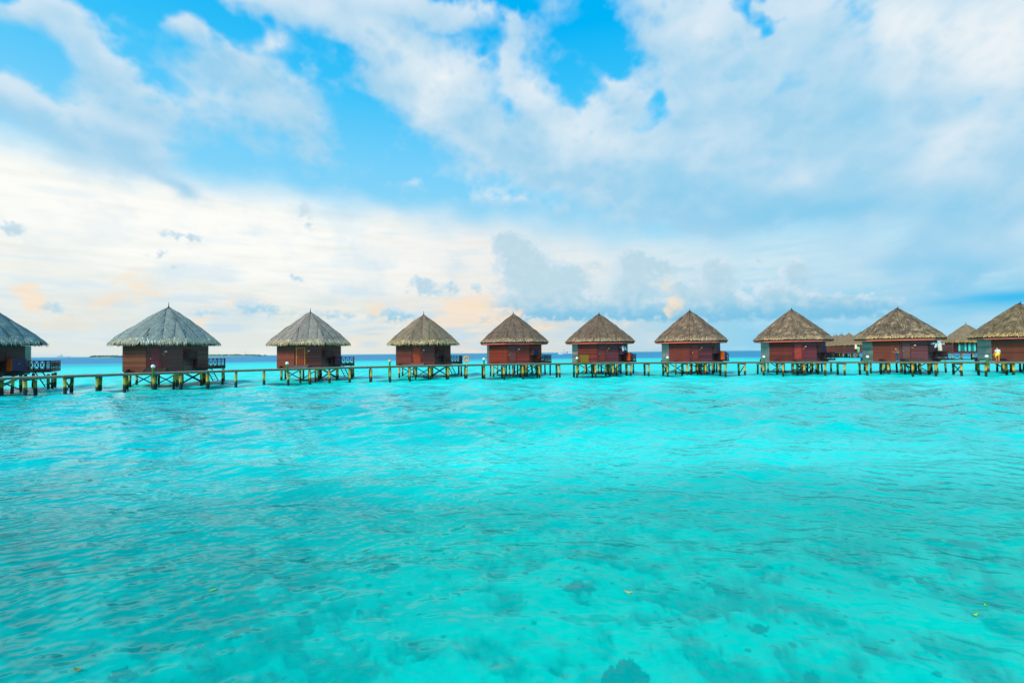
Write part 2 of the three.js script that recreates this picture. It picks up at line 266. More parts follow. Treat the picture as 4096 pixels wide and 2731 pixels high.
{
  const near = [0.01, 0.6, 1.2], far = [SPLIT]; for (let r = 1.8; r < SPLIT; r += cellAt(r)) near.push(r); near.push(SPLIT);
  for (let r = SPLIT + cellAt(SPLIT); r < 150; r += cellAt(r)) far.push(r);
  for (let r = 150; r < 240; r *= 1.014) far.push(r);
  for (let r = 240; r < 9000; r *= 1.05) far.push(r);
  const height = (x, z, r, o) => {
    const cell = Math.max(cellAt(r), r * 0.0035), ch = chop(x, z); o[0] = o[1] = o[2] = 0;
    if (r > 400) return;
    for (const [kx, kz, ph, a, len] of r > 150 ? swell : waves) {
      const keep = r > 150 ? 1 - sm(240, 400, r) : ch * sm(1.6, 3.2, len / cell) * (1 - sm(125, 150, r)); if (keep <= 0) continue;
      const p = kx * x + kz * z + ph, s = Math.sin(p), q = Math.cos(p) * a * keep;
      o[0] += a * keep * s; o[1] += kx * q; o[2] += kz * q;
    }
  }, colour = (x, z, c) => {
    const d = reef(x, z), g = 0.5 + 0.5 * fbm2(x / 23 + 8, z / 23, 3);
    const e = 0.9 * sm(9, 24, offshore(x, z));
    for (let i = 0; i < 3; i++) c[i] = lerp(lerp(lerp(SHALLOW[i], GREEN[i], 0.7 * g), OUTER[i] * (0.8 + 0.24 * sm(32, 48, -z)), e), DEEP[i], d);
    const reflectTeal = 0.62 * sm(1, -13, x + 5 * fbm2(x / 9, z / 9 + 5, 3)) * sm(52, 34, -z + 4 * fbm2(x / 12, z / 12, 2));                        // darker teal painted at left for reflected dark sky, setting off glints
    for (let i = 0; i < 3; i++) c[i] = lerp(c[i], TEAL[i], reflectTeal);
  };
  const n = 512, px = new Uint8Array(n * n * 4);                        // red: how clear, green: how choppy, alpha: gloss
  for (let j = 0, q = 0; j < n; j++) for (let i = 0; i < n; i++, q += 4) { const x = ((i + 0.5) / n - 0.5) * 400, z = ((j + 0.5) / n - 0.5) * 400, k = clear(x, z), o = offshore(x, z); px[q] = 255 * k; px[q + 1] = 255 * lerp(lerp(0.12, 0.75, sm(35, 60, o)), 1, sm(80, 140, o)); px[q + 3] = 255 * lerp(0.35, 1, sm(20, 36, o)); }
  const state = new THREE.DataTexture(px, n, n); state.channel = 1; state.magFilter = THREE.LinearFilter; state.needsUpdate = true;
  const sheet = (radii, name, label, more) => {
    const geo = radialSheet(radii, height, colour, { step: 0.2, uv: 11 }), p = geo.attributes.position, uv1 = new Float32Array(p.count * 2);
    for (let i = 0; i < p.count; i++) { uv1[i * 2] = p.getX(i) / 400 + 0.5; uv1[i * 2 + 1] = p.getZ(i) / 400 + 0.5; }
    geo.setAttribute('uv1', new THREE.BufferAttribute(uv1, 2));
    tag(part(name, geo, new THREE.MeshPhysicalMaterial({ color: 0xffffff, vertexColors: true, roughness: 0.5, roughnessMap: state, ior: 1.33, specularColor: new THREE.Color().setRGB(0.6, 0.95, 1), normalMap: RIPPLES, normalScale: new THREE.Vector2(1.7, 1.7), ...more }), scene), label, 'sea', null, 'structure');
  };
  sheet(near, 'lagoon_water', 'clear turquoise lagoon water with small ripples over sand', { specularIntensity: 0.32, transmission: 0.6, transmissionMap: state, thickness: 0 });
  sheet(far, 'sea_water', 'turquoise water round the huts turning deep blue far out', { specularIntensity: 1, specularIntensityMap: state });
}
const floorY = (x, z) => -1.55 - 0.28 * fbm2(x / 4, z / 4, 4) - 0.12 * patch(x, z) - 9 * reef(x, z);
{
  const radii = [0.01, 1]; for (let r = 2; r < 60; r += Math.max(0.07, r * r / 420)) radii.push(r);
  for (let r = 60; r < 9200; r *= 1.08) radii.push(r);
  const SAND = L(240, 238, 228), WEED = L(78, 94, 82);
  const geo = radialSheet(radii, (x, z, r, o) => { o[0] = floorY(x, z); const e = 0.1; o[1] = (floorY(x + e, z) - o[0]) / e; o[2] = (floorY(x, z + e) - o[0]) / e; }, (x, z, c, r) => {
    const rub = r < 60 ? sm(0.15, 0.5, fbm2(x * 1.7, z * 1.7, 4)) * 0.5 : 0.1, p = clamp(0.8 * patch(x, z) + rub * sm(0.1, 0.5, patch(x, z) + 0.2));
    for (let i = 0; i < 3; i++) c[i] = lerp(SAND[i], WEED[i], 0.9 * p);
  }, { step: 0.4, uv: 4 });
  tag(part('sea_floor', geo, std([1, 1, 1], 0.95, { vertexColors: true }), scene), 'pale sand and rubble sea floor under the lagoon', 'sea floor', null, 'structure');
}
// coral heads on the floor, each its own lump of knobs and branches
{
  const mats = [std(L(26, 34, 26), 0.9), std(L(40, 42, 32), 0.9), std(L(20, 30, 32), 0.9)];
  function coral(x, z, rx, rz, h, turn, label, seed) {
    const r = rng(seed), t = thing('coral_head', label, 'coral', [x, floorY(x, z) - 0.05, z], turn * D, 'dark coral heads on the sea floor');
    const lump = (cx, cz, a, b, hh, sd) => {
      const g = new THREE.IcosahedronGeometry(1, 6), p = g.attributes.position;
      for (let i = 0; i < p.count; i++) { const X = p.getX(i), Y = p.getY(i), Z = p.getZ(i), k = 1 + 0.75 * fbm3(X * 2.3 + sd, Y * 2.3, Z * 2.3, 4) + 0.14 * N3(X * 8, Y * 8 + sd, Z * 8); p.setXYZ(i, cx + X * k * a, Math.max(-0.1, Y * k * hh), cz + Z * k * b); }
      g.computeVertexNormals(); return g;
    };
    part('coral_mound', lump(0, 0, rx * 0.55, rz * 0.6, h, seed), mats[seed % 3], t);
    for (let i = 0; i < 11; i++) { const a = r() * 6.28, d = 0.35 + 0.95 * r(); part('coral_lobe', lump(Math.cos(a) * rx * d, Math.sin(a) * rz * d, rx * (0.12 + 0.26 * r()), rz * (0.12 + 0.3 * r()), h * (0.4 + 0.4 * r()), seed + i * 7 + 1), mats[(seed + i) % 3], t); }
  }
  for (const a of [
    [-6.74, -11.8, 0.22, 0.18, 0.2, 0, "round dark coral head standing alone in the left half of the lagoon", 1],
    [-6.4, -12.4, 0.2, 0.1, 0.12, 30, "thin dark coral scrap just behind the round coral head at left", 2],
    [-2.85, -10.57, 0.3, 0.16, 0.14, 20, "low dark coral patch in open water left of the picture middle", 3],
    [1.33, -9.72, 0.26, 0.17, 0.18, 10, "ragged dark coral head beyond the yellow leaf near the middle", 4],
    [1.75, -7.2, 0.34, 0.22, 0.28, 25, "large black branching coral head at the bottom edge right of middle", 5],
    [4.21, -9.66, 0.34, 0.12, 0.14, -35, "long slanting dark coral ridge right of the yellow leaf", 6],
    [4.4, -8.3, 0.2, 0.14, 0.12, 0, "small dark coral clump in the lower right lagoon", 7],
    [4.69, -7.31, 0.22, 0.17, 0.16, 40, "dark coral clump nearest the bottom edge at right", 8],
    [11.46, -11.82, 0.5, 0.14, 0.1, -15, "wide flat coral slab near the right edge of the lagoon", 9],
    [-6.37, -7.47, 0.26, 0.14, 0.16, 35, "dark coral clump near the bottom left corner", 10],
    [8.85, -10.23, 0.3, 0.1, 0.1, -20, "narrow dark coral strip in the right part of the lagoon", 11],
    [-1.5, -7.6, 0.16, 0.12, 0.1, 0, "small dark coral knob near the bottom edge left of middle", 12],
    [-4.9, -8.36, 0.22, 0.12, 0.12, 15, "low dark coral clump right of the floating green leaf at left", 13],
  ]) coral(...a);
}

{ // loose rubble lying in the weedy patches
  const r = rng(88), g = new THREE.IcosahedronGeometry(1, 1), p = g.attributes.position; for (let i = 0; i < p.count; i++) { const k = 1 + 0.3 * N3(p.getX(i) * 1.5, p.getY(i) * 1.5, p.getZ(i) * 1.5); p.setXYZ(i, p.getX(i) * k, p.getY(i) * k * 0.6, p.getZ(i) * k); } g.computeVertexNormals();
  const spots = []; while (spots.length < 3500) { const x = -13 + 26 * r(), z = -4 - 14 * r(), k = patch(x, z); if (Math.abs(x) < -z * 1.3 && r() < 0.06 + k * k) spots.push([x, z, (0.01 + 0.03 * r() ** 3) * (1 + -z / 14), r() * 6]); }
  const rubble = new THREE.InstancedMesh(g, std([1, 1, 1], 0.95), spots.length), m = new THREE.Matrix4(), e = new THREE.Euler(), q = new THREE.Quaternion();
  spots.forEach(([x, z, s, a], i) => { rubble.setMatrixAt(i, m.compose(V(x, floorY(x, z) + s * 0.2, z), q.setFromEuler(e.set(0, a, 0)), V(s * (1 + r()), s, s * (0.5 + r())))); rubble.setColorAt(i, new THREE.Color().setRGB(...L(60 + 70 * r(), 80 + 60 * r(), 70 + 60 * r()))); });
  rubble.name = 'coral_rubble'; shadow(rubble); scene.add(rubble); tag(rubble, 'scattered small coral rubble on the sea floor', 'rubble', null, 'stuff');
}

// ---------------------------------------------------------------- jetty
const BENTS = [[-53.2, -36.3, 1.60], [-50.8, -37.6, 1.63], [-48.4, -38.85, 1.66], [-45.96, -40.12, 1.69], [-43.83, -40.95, 1.73], [-41.36, -42.11, 1.77], [-39.48, -43.29, 1.79], [-37.83, -44.41, 1.81], [-35.93, -45.71, 1.83], [-34.15, -46.91, 1.85], [-32.23, -48.15, 1.87], [-30.02, -49.48, 1.89], [-27.67, -50.78, 1.91], [-25.56, -51.86, 1.92], [-23.51, -52.83, 1.94], [-21.54, -53.69, 1.95], [-19.46, -54.54, 1.97], [-17.21, -55.38, 1.98], [-15.04, -56.13, 1.99], [-12.77, -56.85, 2.0], [-10.4, -57.54, 2.01], [-8.21, -58.13, 2.02], [-5.88, -58.7, 2.02], [-3.65, -59.2, 2.03], [-1.1, -59.72, 2.03], [1.4, -60.17, 2.04], [3.64, -60.53, 2.04], [6.3, -60.92, 2.04], [8.72, -61.22, 2.03], [11.25, -61.49, 2.03], [13.66, -61.7, 2.03], [16.07, -61.88, 2.02], [18.59, -62.02, 2.01], [21.18, -62.12, 2.0], [23.86, -62.17, 1.99], [26.45, -62.18, 1.98], [29.13, -62.14, 1.96], [31.67, -62.05, 1.95], [34.18, -61.91, 1.93], [36.72, -61.72, 1.92], [39.39, -61.46, 1.9], [41.98, -61.15, 1.88], [44.4, -60.79, 1.87], [47.02, -60.34, 1.85], [49.45, -59.84, 1.84], [52.09, -59.19, 1.82], [54.47, -58.51, 1.81], [56.87, -57.68, 1.8], [59.06, -56.78, 1.79], [61.27, -55.68, 1.79], [63.5, -54.5, 1.8], [65.8, -53.2, 1.8], [68, -51.9, 1.8]];
const PILE_MAT = std([1, 1, 1], 0.85, { vertexColors: true });
const pileCache = new Map();
function pileGeo(top, variant, r = 0.13) {                            // weathered log: bare wood, a yellow band of growth, dark wet weed at the water
  const key = `${Math.round(top * 20)}:${variant}:${r}`;
  if (pileCache.has(key)) return pileCache.get(key);
  const g = new THREE.CylinderGeometry(r, r * 1.06, top + 2.4, 10, 30).translate(0, (top - 2.4) / 2, 0), p = g.attributes.position, col = [], s = variant * 13.7;
  const tops = [[0.70, 0.33, 0.04], [0.46, 0.25, 0.06], [0.62, 0.36, 0.05], [0.4, 0.22, 0.06], [0.16, 0.13, 0.07]][variant % 5], band = [[0.85, 0.58, 0.07], [0.7, 0.5, 0.06], [0.6, 0.55, 0.1], [0.55, 0.42, 0.06], [0.26, 0.25, 0.07]][variant % 5], wet = [0.022, 0.035, 0.024];  // the last variants carry the shade of rear rows in their colour
  for (let i = 0; i < p.count; i++) {
    const x = p.getX(i), y = p.getY(i), z = p.getZ(i), n = fbm3(x * 5 + s, y * 2.2, z * 5, 3), k = 1 + 0.12 * fbm3(x * 3 + s, y * 1.4, z * 3, 2) + 0.05 * n;
    p.setXYZ(i, x * k + 0.03 * Math.sin(y * 0.9 + s), y, z * k + 0.03 * Math.cos(y * 0.7 + s));
    const a = sm(0.66, 0.8, y + 0.2 * n), b = sm(0.98, 1.25, y + 0.4 * n), m = 0.85 + 0.35 * n;
    for (let c = 0; c < 3; c++) col.push(lerp(lerp(wet[c], band[c], a), tops[c], b) * m);
  }
  g.setAttribute('color', new THREE.Float32BufferAttribute(col, 3)); g.computeVertexNormals();
  pileCache.set(key, g); return g;
}
const DECK = [[0.46, 0.42, 0.36], [0.38, 0.36, 0.32], [0.50, 0.43, 0.32], [0.42, 0.43, 0.40]].map((c) => wood(c, 0.85, SCUFFED));
const STRING = [[0.46, 0.37, 0.2], [0.34, 0.29, 0.19], [0.5, 0.36, 0.17], [0.38, 0.36, 0.26], [0.3, 0.34, 0.3]].map((c) => wood(c, 0.85, SCUFFED));
const BEAM = wood([0.15, 0.12, 0.07], 0.9), BRACE = wood([0.10, 0.09, 0.07], 0.9);
const tangentAt = (i) => { const a = BENTS[Math.max(0, i - 1)], b = BENTS[Math.min(BENTS.length - 1, i + 1)]; return V(b[0] - a[0], 0, b[1] - a[1]).normalize(); };
{
  const r = rng(77), jetty = thing('jetty', 'long weathered wooden jetty on yellowed piles running past all the huts', 'jetty'), planks = [], WIDE = 1.9;
  const back = (i, d) => { const t = tangentAt(i); return V(BENTS[i][0] + t.z * d, 0, BENTS[i][1] - t.x * d); };
  BENTS.forEach(([x, z, y], i) => {
    const front = back(i, 0), rear = back(i, WIDE - 0.2), lean = 0.05 * (r() - 0.5);
    [[front, [0, 2, 0, 1, 0][i % 5]], [rear, [3, 1, 4][i % 3]]].forEach(([p, v]) => {  // rear row mostly takes the variants with shade painted in
      const o = part('pile', pileGeo(y - 0.36, v), PILE_MAT, jetty); o.position.set(p.x, 0, p.z); o.rotation.set(lean, i * 1.9 + v, 0.04 * (r() - 0.5));
    });
    part('cross_beam', bar(back(i, -0.28).setY(y - 0.28), back(i, WIDE + 0.1).setY(y - 0.28), 0.16, 0.14), BEAM, jetty);
    const kind = i % 7;
    if (kind === 2 || kind === 5) part('brace', bar(front.clone().setY(y - 0.45), rear.clone().setY(0.25), 0.07, 0.1), BRACE, jetty);
    if (kind === 5) part('brace', bar(front.clone().setY(0.25).add(V(0.07, 0, 0)), rear.clone().setY(y - 0.45).add(V(0.07, 0, 0)), 0.07, 0.1), BRACE, jetty);
    if (i + 1 < BENTS.length) {
      for (const d of [-0.02, WIDE - 0.18]) {
        const a = back(i, d).setY(y - 0.13), b = back(i + 1, d).setY(BENTS[i + 1][2] - 0.13);
        part('stringer', bar(a, b, 0.09, 0.16 + 0.02 * r()), STRING[(i * 3 + (d > 1 ? 1 : 0) + (r() * 2 | 0)) % 5], jetty);
      }
      const n = Math.round(V(BENTS[i + 1][0] - x, 0, BENTS[i + 1][1] - z).length() / 0.2);
      for (let k = 0; k < n; k++) {
        const f = (k + 0.5) / n, a = back(i, -0.14 - 0.08 * r()).lerp(back(i + 1, -0.14 - 0.08 * r()), f), b = back(i, WIDE + 0.06 * r()).lerp(back(i + 1, WIDE), f), h = lerp(y, BENTS[i + 1][2], f) - 0.022 + 0.012 * r();
        planks.push([bar(a.setY(h), b.setY(h + 0.008 * (r() - 0.5)), 0.185, 0.045), r() * 4 | 0]);
      }
    }
  });
  for (let m = 0; m < 4; m++) part('deck_planks', planks.filter((p) => p[1] === m).map((p) => p[0]), DECK[m], jetty, 'stuff');
}

// ---------------------------------------------------------------- huts
const THATCH = canvasTexture(1024, 1024, (g, w, h) => {
  const r = rng(41); g.fillStyle = '#c4c0b8'; g.fillRect(0, 0, w, h);
  for (let i = 0; i < 15000; i++) {
    const x = r() * w, y = r() * h, l = 20 + r() * 90, lean = (r() - 0.5) * 26, v = 70 + r() * 185 | 0;
    g.strokeStyle = `rgba(${v},${v * (0.95 + 0.05 * r()) | 0},${v * (0.82 + 0.18 * r()) | 0},${0.25 + 0.45 * r()})`; g.lineWidth = 0.7 + r() * 2;
    for (const dx of [0, -w, w]) for (const dy of [0, -h, h]) { if (x + dx < -40 || x + dx > w + 40 || y + dy < -100 || y + dy > h + 100) continue; g.beginPath(); g.moveTo(x + dx, y + dy); g.quadraticCurveTo(x + dx + lean * 0.3, y + dy + l / 2, x + dx + lean, y + dy + l); g.stroke(); }
  }
  for (let k = 0; k < 0; k++) for (let y = 0; y < h; y += 5) { g.strokeStyle = `rgba(46,40,36,${0.25 + 0.6 * r()})`; g.lineWidth = 6 + r() * 12; g.beginPath(); const x = (k + 0.5) * w / 3 + 4 * Math.sin(y / 60 + k); g.moveTo(x + r() * 5, y); g.lineTo(x + r() * 5, y + 9); g.stroke(); }
});
const courses = canvasTexture(256, 256, (g, w, h) => {
  const r = rng(43); g.fillStyle = '#808080'; g.fillRect(0, 0, w, h);
  for (let y = 0; y < h; y += 32) { const gr = g.createLinearGradient(0, y, 0, y + 32); gr.addColorStop(0, '#505050'); gr.addColorStop(1, '#b8b8b8'); g.fillStyle = gr; g.fillRect(0, y, w, 32); }
  for (let i = 0; i < 2600; i++) { const v = r() * 255 | 0; g.fillStyle = `rgba(${v},${v},${v},.4)`; g.fillRect(r() * w, r() * h, 1.5, 6 + r() * 26); }
}, false);
courses.repeat.set(2, 2);
const THATCH_MAT = std([1, 1, 1], 0.95, { map: THATCH, vertexColors: true, bumpMap: courses, bumpScale: 0.03 });
const FRINGE_MAT = std([1, 1, 1], 0.95, { vertexColors: true });
const BRIGHT = [1.62, 1.42, 1.46];
const HALF = Math.tan(22.5 * D);
const eaveAt = (R, y0, top, t) => [R * t, top - (top - y0) * (t ** 1.05 * 0.94 + 0.06 * t ** 5)];
function roofGeo(R, y0, top, tint, spots, amount, seed) {
  const list = [], nx = 14, ny = 30;
  for (let k = 0; k < 8; k++) {
    const th = k * 45 * D, sx = Math.sin(th), cz = Math.cos(th), pos = [], uv = [], col = [], idx = [];
    for (let j = 0; j <= ny; j++) for (let i = 0; i <= nx; i++) {
      const t = Math.max(0.004, j / ny), [rr, y] = eaveAt(R, y0, top, t), f = (i / nx) * 2 - 1, u = f * rr * HALF;
      const px = sx * rr + cz * u, pz = cz * rr - sx * u, edge = sm(0.8, 1, Math.abs(f));
      const n = fbm3(px * 0.9 + seed, y * 0.9, pz * 0.9, 4), fine = fbm3(px * 3.4, y * 3.4 + seed, pz * 3.4, 3), d = (0.09 * n + 0.05 * fine) * sm(0.02, 0.2, t) - 0.05 * edge * t;
      pos.push(px + sx * d * 0.7, y + d * 0.7, pz + cz * d * 0.7); uv.push((u + k * 1.37 + seed) / 3.39, -t * R * 1.36 / 3.39);
      const m = 1 + 0.32 * n + 0.14 * fine, q = clamp(sm(0.08, 0.34, fbm3(px * 0.8 + seed * 3, y * 2.6, pz * 0.8, 4)) * amount), dk = sm(0.2, 0.5, fbm3(px * 0.7 - seed, y * 2.2, pz * 0.7 + 9, 4)) * amount * 0.55;
      for (let c = 0; c < 3; c++) col.push(BRIGHT[c] * lerp(tint[c], spots[c], q) * m * (1 - dk));
    }
    for (let j = 0; j < ny; j++) for (let i = 0; i < nx; i++) { const a = j * (nx + 1) + i, b = a + nx + 1; idx.push(a, b, a + 1, b, b + 1, a + 1); }
    const g = new THREE.BufferGeometry(); g.setAttribute('position', new THREE.Float32BufferAttribute(pos, 3)); g.setAttribute('uv', new THREE.Float32BufferAttribute(uv, 2)); g.setAttribute('color', new THREE.Float32BufferAttribute(col, 3)); g.setIndex(idx); g.computeVertexNormals();
    list.push(g.toNonIndexed());
  }
  // cut edge and underside of the thatch
  const rim = new THREE.LatheGeometry([V(R, y0 + 0.01, 0), V(R - 0.04, y0 - 0.13, 0), V(R - 0.3, y0 - 0.16, 0), V(R - 1.3, y0 + 0.3, 0)].map((p) => new THREE.Vector2(p.x / Math.cos(22.5 * D), p.y)), 8, 22.5 * D).toNonIndexed(), n = rim.attributes.position.count;
  rim.computeVertexNormals(); rim.setAttribute('color', new THREE.Float32BufferAttribute(Array.from({ length: n * 3 }, (_, i) => tint[i % 3] * 0.8), 3)); list.push(rim);
  return mergeGeometries(list);
}
// one sheet of thatch: a strip of a roof face from hip (or ridge) to eave, its right edge lapped over its neighbour
function panelGeo(k, u0, u1, R, y0, top, tint, spots, amount, seed) {
  const th = k * 45 * D, sx = Math.sin(th), cz = Math.cos(th), nx = 6, ny = 26, pos = [], uv = [], col = [], idx = [], r = rng(seed * 31 + k * 7 + Math.round(u0 * 10)), shade = 0.88 + 0.24 * r(), gap = 0.016;
  for (let j = 0; j <= ny; j++) for (let i = 0; i <= nx; i++) {
    const f = i / nx, u = lerp(u0 + gap, u1 - gap, f), t0 = Math.min(0.985, Math.abs(u) / (R * HALF) - 0.004), t = lerp(Math.max(0.003, t0), 1.004, j / ny), [rr, y] = eaveAt(R, y0, top, t), px = sx * rr + cz * u, pz = cz * rr - sx * u;
    const n = fbm3(px * 0.9 + seed, y * 0.9, pz * 0.9, 4), fine = fbm3(px * 4, y * 4 + seed, pz * 4, 3), d = (i === 0 || i === nx ? 0.015 : 0.06 + 0.05 * f) + 0.07 * n + 0.035 * fine;
    pos.push(px + sx * d * 0.7, y + d * 0.7, pz + cz * d * 0.7); uv.push((u + k * 1.37 + seed) / 3.39, -t * R * 1.36 / 3.39);
    const m = (1 + 0.32 * n + 0.2 * fine) * shade, q = clamp(sm(0.06, 0.3, fbm3(px * 0.75 + seed * 3, y * 2.8, pz * 0.75, 5)) * amount), dk = sm(0.16, 0.42, fbm3(px * 0.7 - seed, y * 2.4, pz * 0.7 + 9, 4)) * amount * 0.6;
    for (let c = 0; c < 3; c++) col.push(BRIGHT[c] * lerp(tint[c], spots[c], q) * m * (1 - dk));
  }
  for (let j = 0; j < ny; j++) for (let i = 0; i < nx; i++) { const a = j * (nx + 1) + i, b = a + nx + 1; idx.push(a, b, a + 1, b, b + 1, a + 1); }
  const g = new THREE.BufferGeometry(); g.setAttribute('position', new THREE.Float32BufferAttribute(pos, 3)); g.setAttribute('uv', new THREE.Float32BufferAttribute(uv, 2)); g.setAttribute('color', new THREE.Float32BufferAttribute(col, 3)); g.setIndex(idx); g.computeVertexNormals();
  return g;
}
function thatchPanels(roof, R, y0, top, tint, spots, amount, seed) {
  for (let k = 0; k < 8; k++) {
    const half = R * HALF, r = rng(seed + k), cuts = [-half]; let u = -half + 0.55 + 0.35 * r(); while (u < half - 0.45) { cuts.push(u); u += 1.0 + 0.25 * r(); } cuts.push(half);
    for (let i = 0; i + 1 < cuts.length; i++) part('thatch_panel', panelGeo(k, cuts[i], cuts[i + 1], R, y0, top, tint, spots, amount, seed), THATCH_MAT, roof);
  }
}
function fringeGeo(R, y0, top, tint, len, per, seed, tufts) {
  const r = rng(seed), pos = [], col = [];
  const blade = (a, d1, d2, l, w, side, c) => {
    const b = a.clone().addScaledVector(d1, l * 0.55), e = b.clone().addScaledVector(d2, l * 0.5), s = side.clone().multiplyScalar(w / 2), s2 = side.clone().multiplyScalar(w / 2.6);
    const q = [a.clone().sub(s), a.clone().add(s), b.clone().sub(s2), b.clone().add(s2)];
    for (const p of [q[0], q[2], q[1], q[1], q[2], q[3], q[2], e, q[3]]) { pos.push(p.x, p.y, p.z); col.push(...c); }
  };
  for (let k = 0; k < 8; k++) {
    const th = k * 45 * D, out = V(Math.sin(th), 0, Math.cos(th)), side = V(Math.cos(th), 0, -Math.sin(th)), slope = (top - y0) / R, down = out.clone().setY(-slope).normalize();
    for (let i = 0; i < per; i++) {
      const t = 1 - 0.1 * r() * r(), [rr, y] = eaveAt(R, y0, top, t), u = (r() * 2 - 1) * rr * HALF, a = out.clone().multiplyScalar(rr).addScaledVector(side, u).setY(y + 0.09 + 0.07 * r());
      const m = 0.35 + 1.15 * r() * r() + 0.15 * r(), c = [tint[0] * m, tint[1] * m * (0.9 + 0.08 * r()), tint[2] * m * (0.72 + 0.3 * r())];
      const sway = side.clone().multiplyScalar((r() - 0.5) * 0.5), d1 = down.clone().add(sway).normalize(), d2 = V(out.x * 0.25, -1, out.z * 0.25).addScaledVector(sway, 0.8).normalize();
      blade(a, d1, d2, len * (0.55 + 0.7 * r()), 0.05 + 0.06 * r(), side.clone().addScaledVector(down, (r() - 0.5) * 0.4), c);
    }
    for (let i = 0; i < tufts; i++) {
      const t = Math.sqrt(0.05 + 0.9 * r()), [rr, y] = eaveAt(R, y0, top, t), u = (r() * 2 - 1) * rr * HALF, a = out.clone().multiplyScalar(rr).addScaledVector(side, u).setY(y + 0.05);
      const m = 0.7 + 0.5 * r(), d1 = down.clone().addScaledVector(side, (r() - 0.5) * 0.9).addScaledVector(V(out.x, 1, out.z), 0.06 + 0.1 * r()).normalize();
      blade(a, d1, d1, 0.25 + 0.4 * r(), 0.03 + 0.03 * r(), side, tint.map((q) => q * m));
    }
  }
  const g = new THREE.BufferGeometry(); g.setAttribute('position', new THREE.Float32BufferAttribute(pos, 3)); g.setAttribute('color', new THREE.Float32BufferAttribute(col, 3)); g.computeVertexNormals();
  return g;
}
const FLOOR = 2.18, EAVE = 4.68, AP = 3.86, SIDE = 2 * AP * HALF, ROOF_R = 4.86;
const boardGeos = new Map();
const boardGeo = (len) => { const k = Math.round(len * 50); if (!boardGeos.has(k)) { const g = box(len, 0.185, 0.03, 0, 0, 0, 0, 0.22); boardGeos.set(k, g); } return boardGeos.get(k); };
const shades = (c, n, spread, seed, map = GRAIN, rough = 0.5) => { const r = rng(seed); return Array.from({ length: n }, () => { const m = 1 + spread * (r() * 2 - 1), h = 0.1 * spread * (r() - 0.5); return wood([c[0] * m * (1 + h), c[1] * m, c[2] * m * (1 - h)], rough, map); }); };
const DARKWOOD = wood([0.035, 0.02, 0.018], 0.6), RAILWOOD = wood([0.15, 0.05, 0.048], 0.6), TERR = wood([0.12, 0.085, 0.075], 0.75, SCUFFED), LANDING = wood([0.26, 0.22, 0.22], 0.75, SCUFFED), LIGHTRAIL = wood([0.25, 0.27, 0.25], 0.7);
const GLASSLAMP = std([0.85, 0.82, 0.72], 0.3), LAMPYELLOW = std([0.8, 0.55, 0.12], 0.35), BRASS = std([0.75, 0.7, 0.6], 0.3, { metalness: 0.8 }), PLAQUE = std(L(235, 110, 30), 0.6);
const PANELBLUE = wood(L(28, 52, 130), 0.4);
const facetFrame = (k) => { const o = new THREE.Group(); o.rotation.y = k * 45 * D; o.position.set(Math.sin(k * 45 * D) * AP, 0, Math.cos(k * 45 * D) * AP); return o; };
const inFacet = (k, x, y, z) => V(x, y, z).applyAxisAngle(V(0, 1, 0), k * 45 * D).add(V(Math.sin(k * 45 * D) * AP, 0, Math.cos(k * 45 * D) * AP));
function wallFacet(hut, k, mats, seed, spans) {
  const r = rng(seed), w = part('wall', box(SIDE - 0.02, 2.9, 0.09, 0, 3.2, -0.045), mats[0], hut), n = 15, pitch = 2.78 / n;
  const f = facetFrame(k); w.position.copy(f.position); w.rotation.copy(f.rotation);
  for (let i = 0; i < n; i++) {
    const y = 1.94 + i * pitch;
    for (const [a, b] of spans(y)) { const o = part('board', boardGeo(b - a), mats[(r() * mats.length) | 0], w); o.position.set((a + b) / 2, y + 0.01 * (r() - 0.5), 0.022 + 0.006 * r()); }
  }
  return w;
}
function railing(parent, a, b, n, style) {                           // posts, two rails, crosses or slats between
  const h = 0.92, rl = part('railing', [bar(a.clone().setY(a.y + h), b.clone().setY(b.y + h), 0.09, 0.07), bar(a.clone().setY(a.y + 0.12), b.clone().setY(b.y + 0.12), 0.06, 0.06)], RAILWOOD, parent), P = (f, y) => a.clone().lerp(b, f).setY(lerp(a.y, b.y, f) + y);
  for (let i = 0; i <= n; i++) part('railing_post', bar(P(i / n, -0.1), P(i / n, h + 0.05), 0.085), RAILWOOD, rl);
  for (let i = 0; i < n; i++) {
    const p = i / n, q = (i + 1) / n, g = 0.12 / n;
    if (style === 'slat') { for (let s = 1; s < 5; s++) part('railing_slat', bar(P(p + s / 5 / n, 0.14), P(p + s / 5 / n, h), style === 'slat' ? 0.1 : 0.05, 0.03), RAILWOOD, rl); continue; }
    for (const [y0, y1] of [[0.14, h - 0.03], [h - 0.03, 0.14]]) part('railing_brace', bar(P(p + g, y0), P(q - g, y1), 0.035, 0.05), RAILWOOD, rl);
    const c = P((p + q) / 2, 0.5), w = b.clone().sub(a).length() / n * 0.13, dir = b.clone().sub(a).normalize().multiplyScalar(w);
    const pts = [c.clone().add(V(0, 0.13, 0)), c.clone().add(dir), c.clone().add(V(0, -0.13, 0)), c.clone().sub(dir)];
    part('railing_diamond', pts.map((e, j) => bar(e, pts[(j + 1) % 4], 0.03, 0.04)), RAILWOOD, rl);
  }
  return rl;
}
const hutFrames = [];
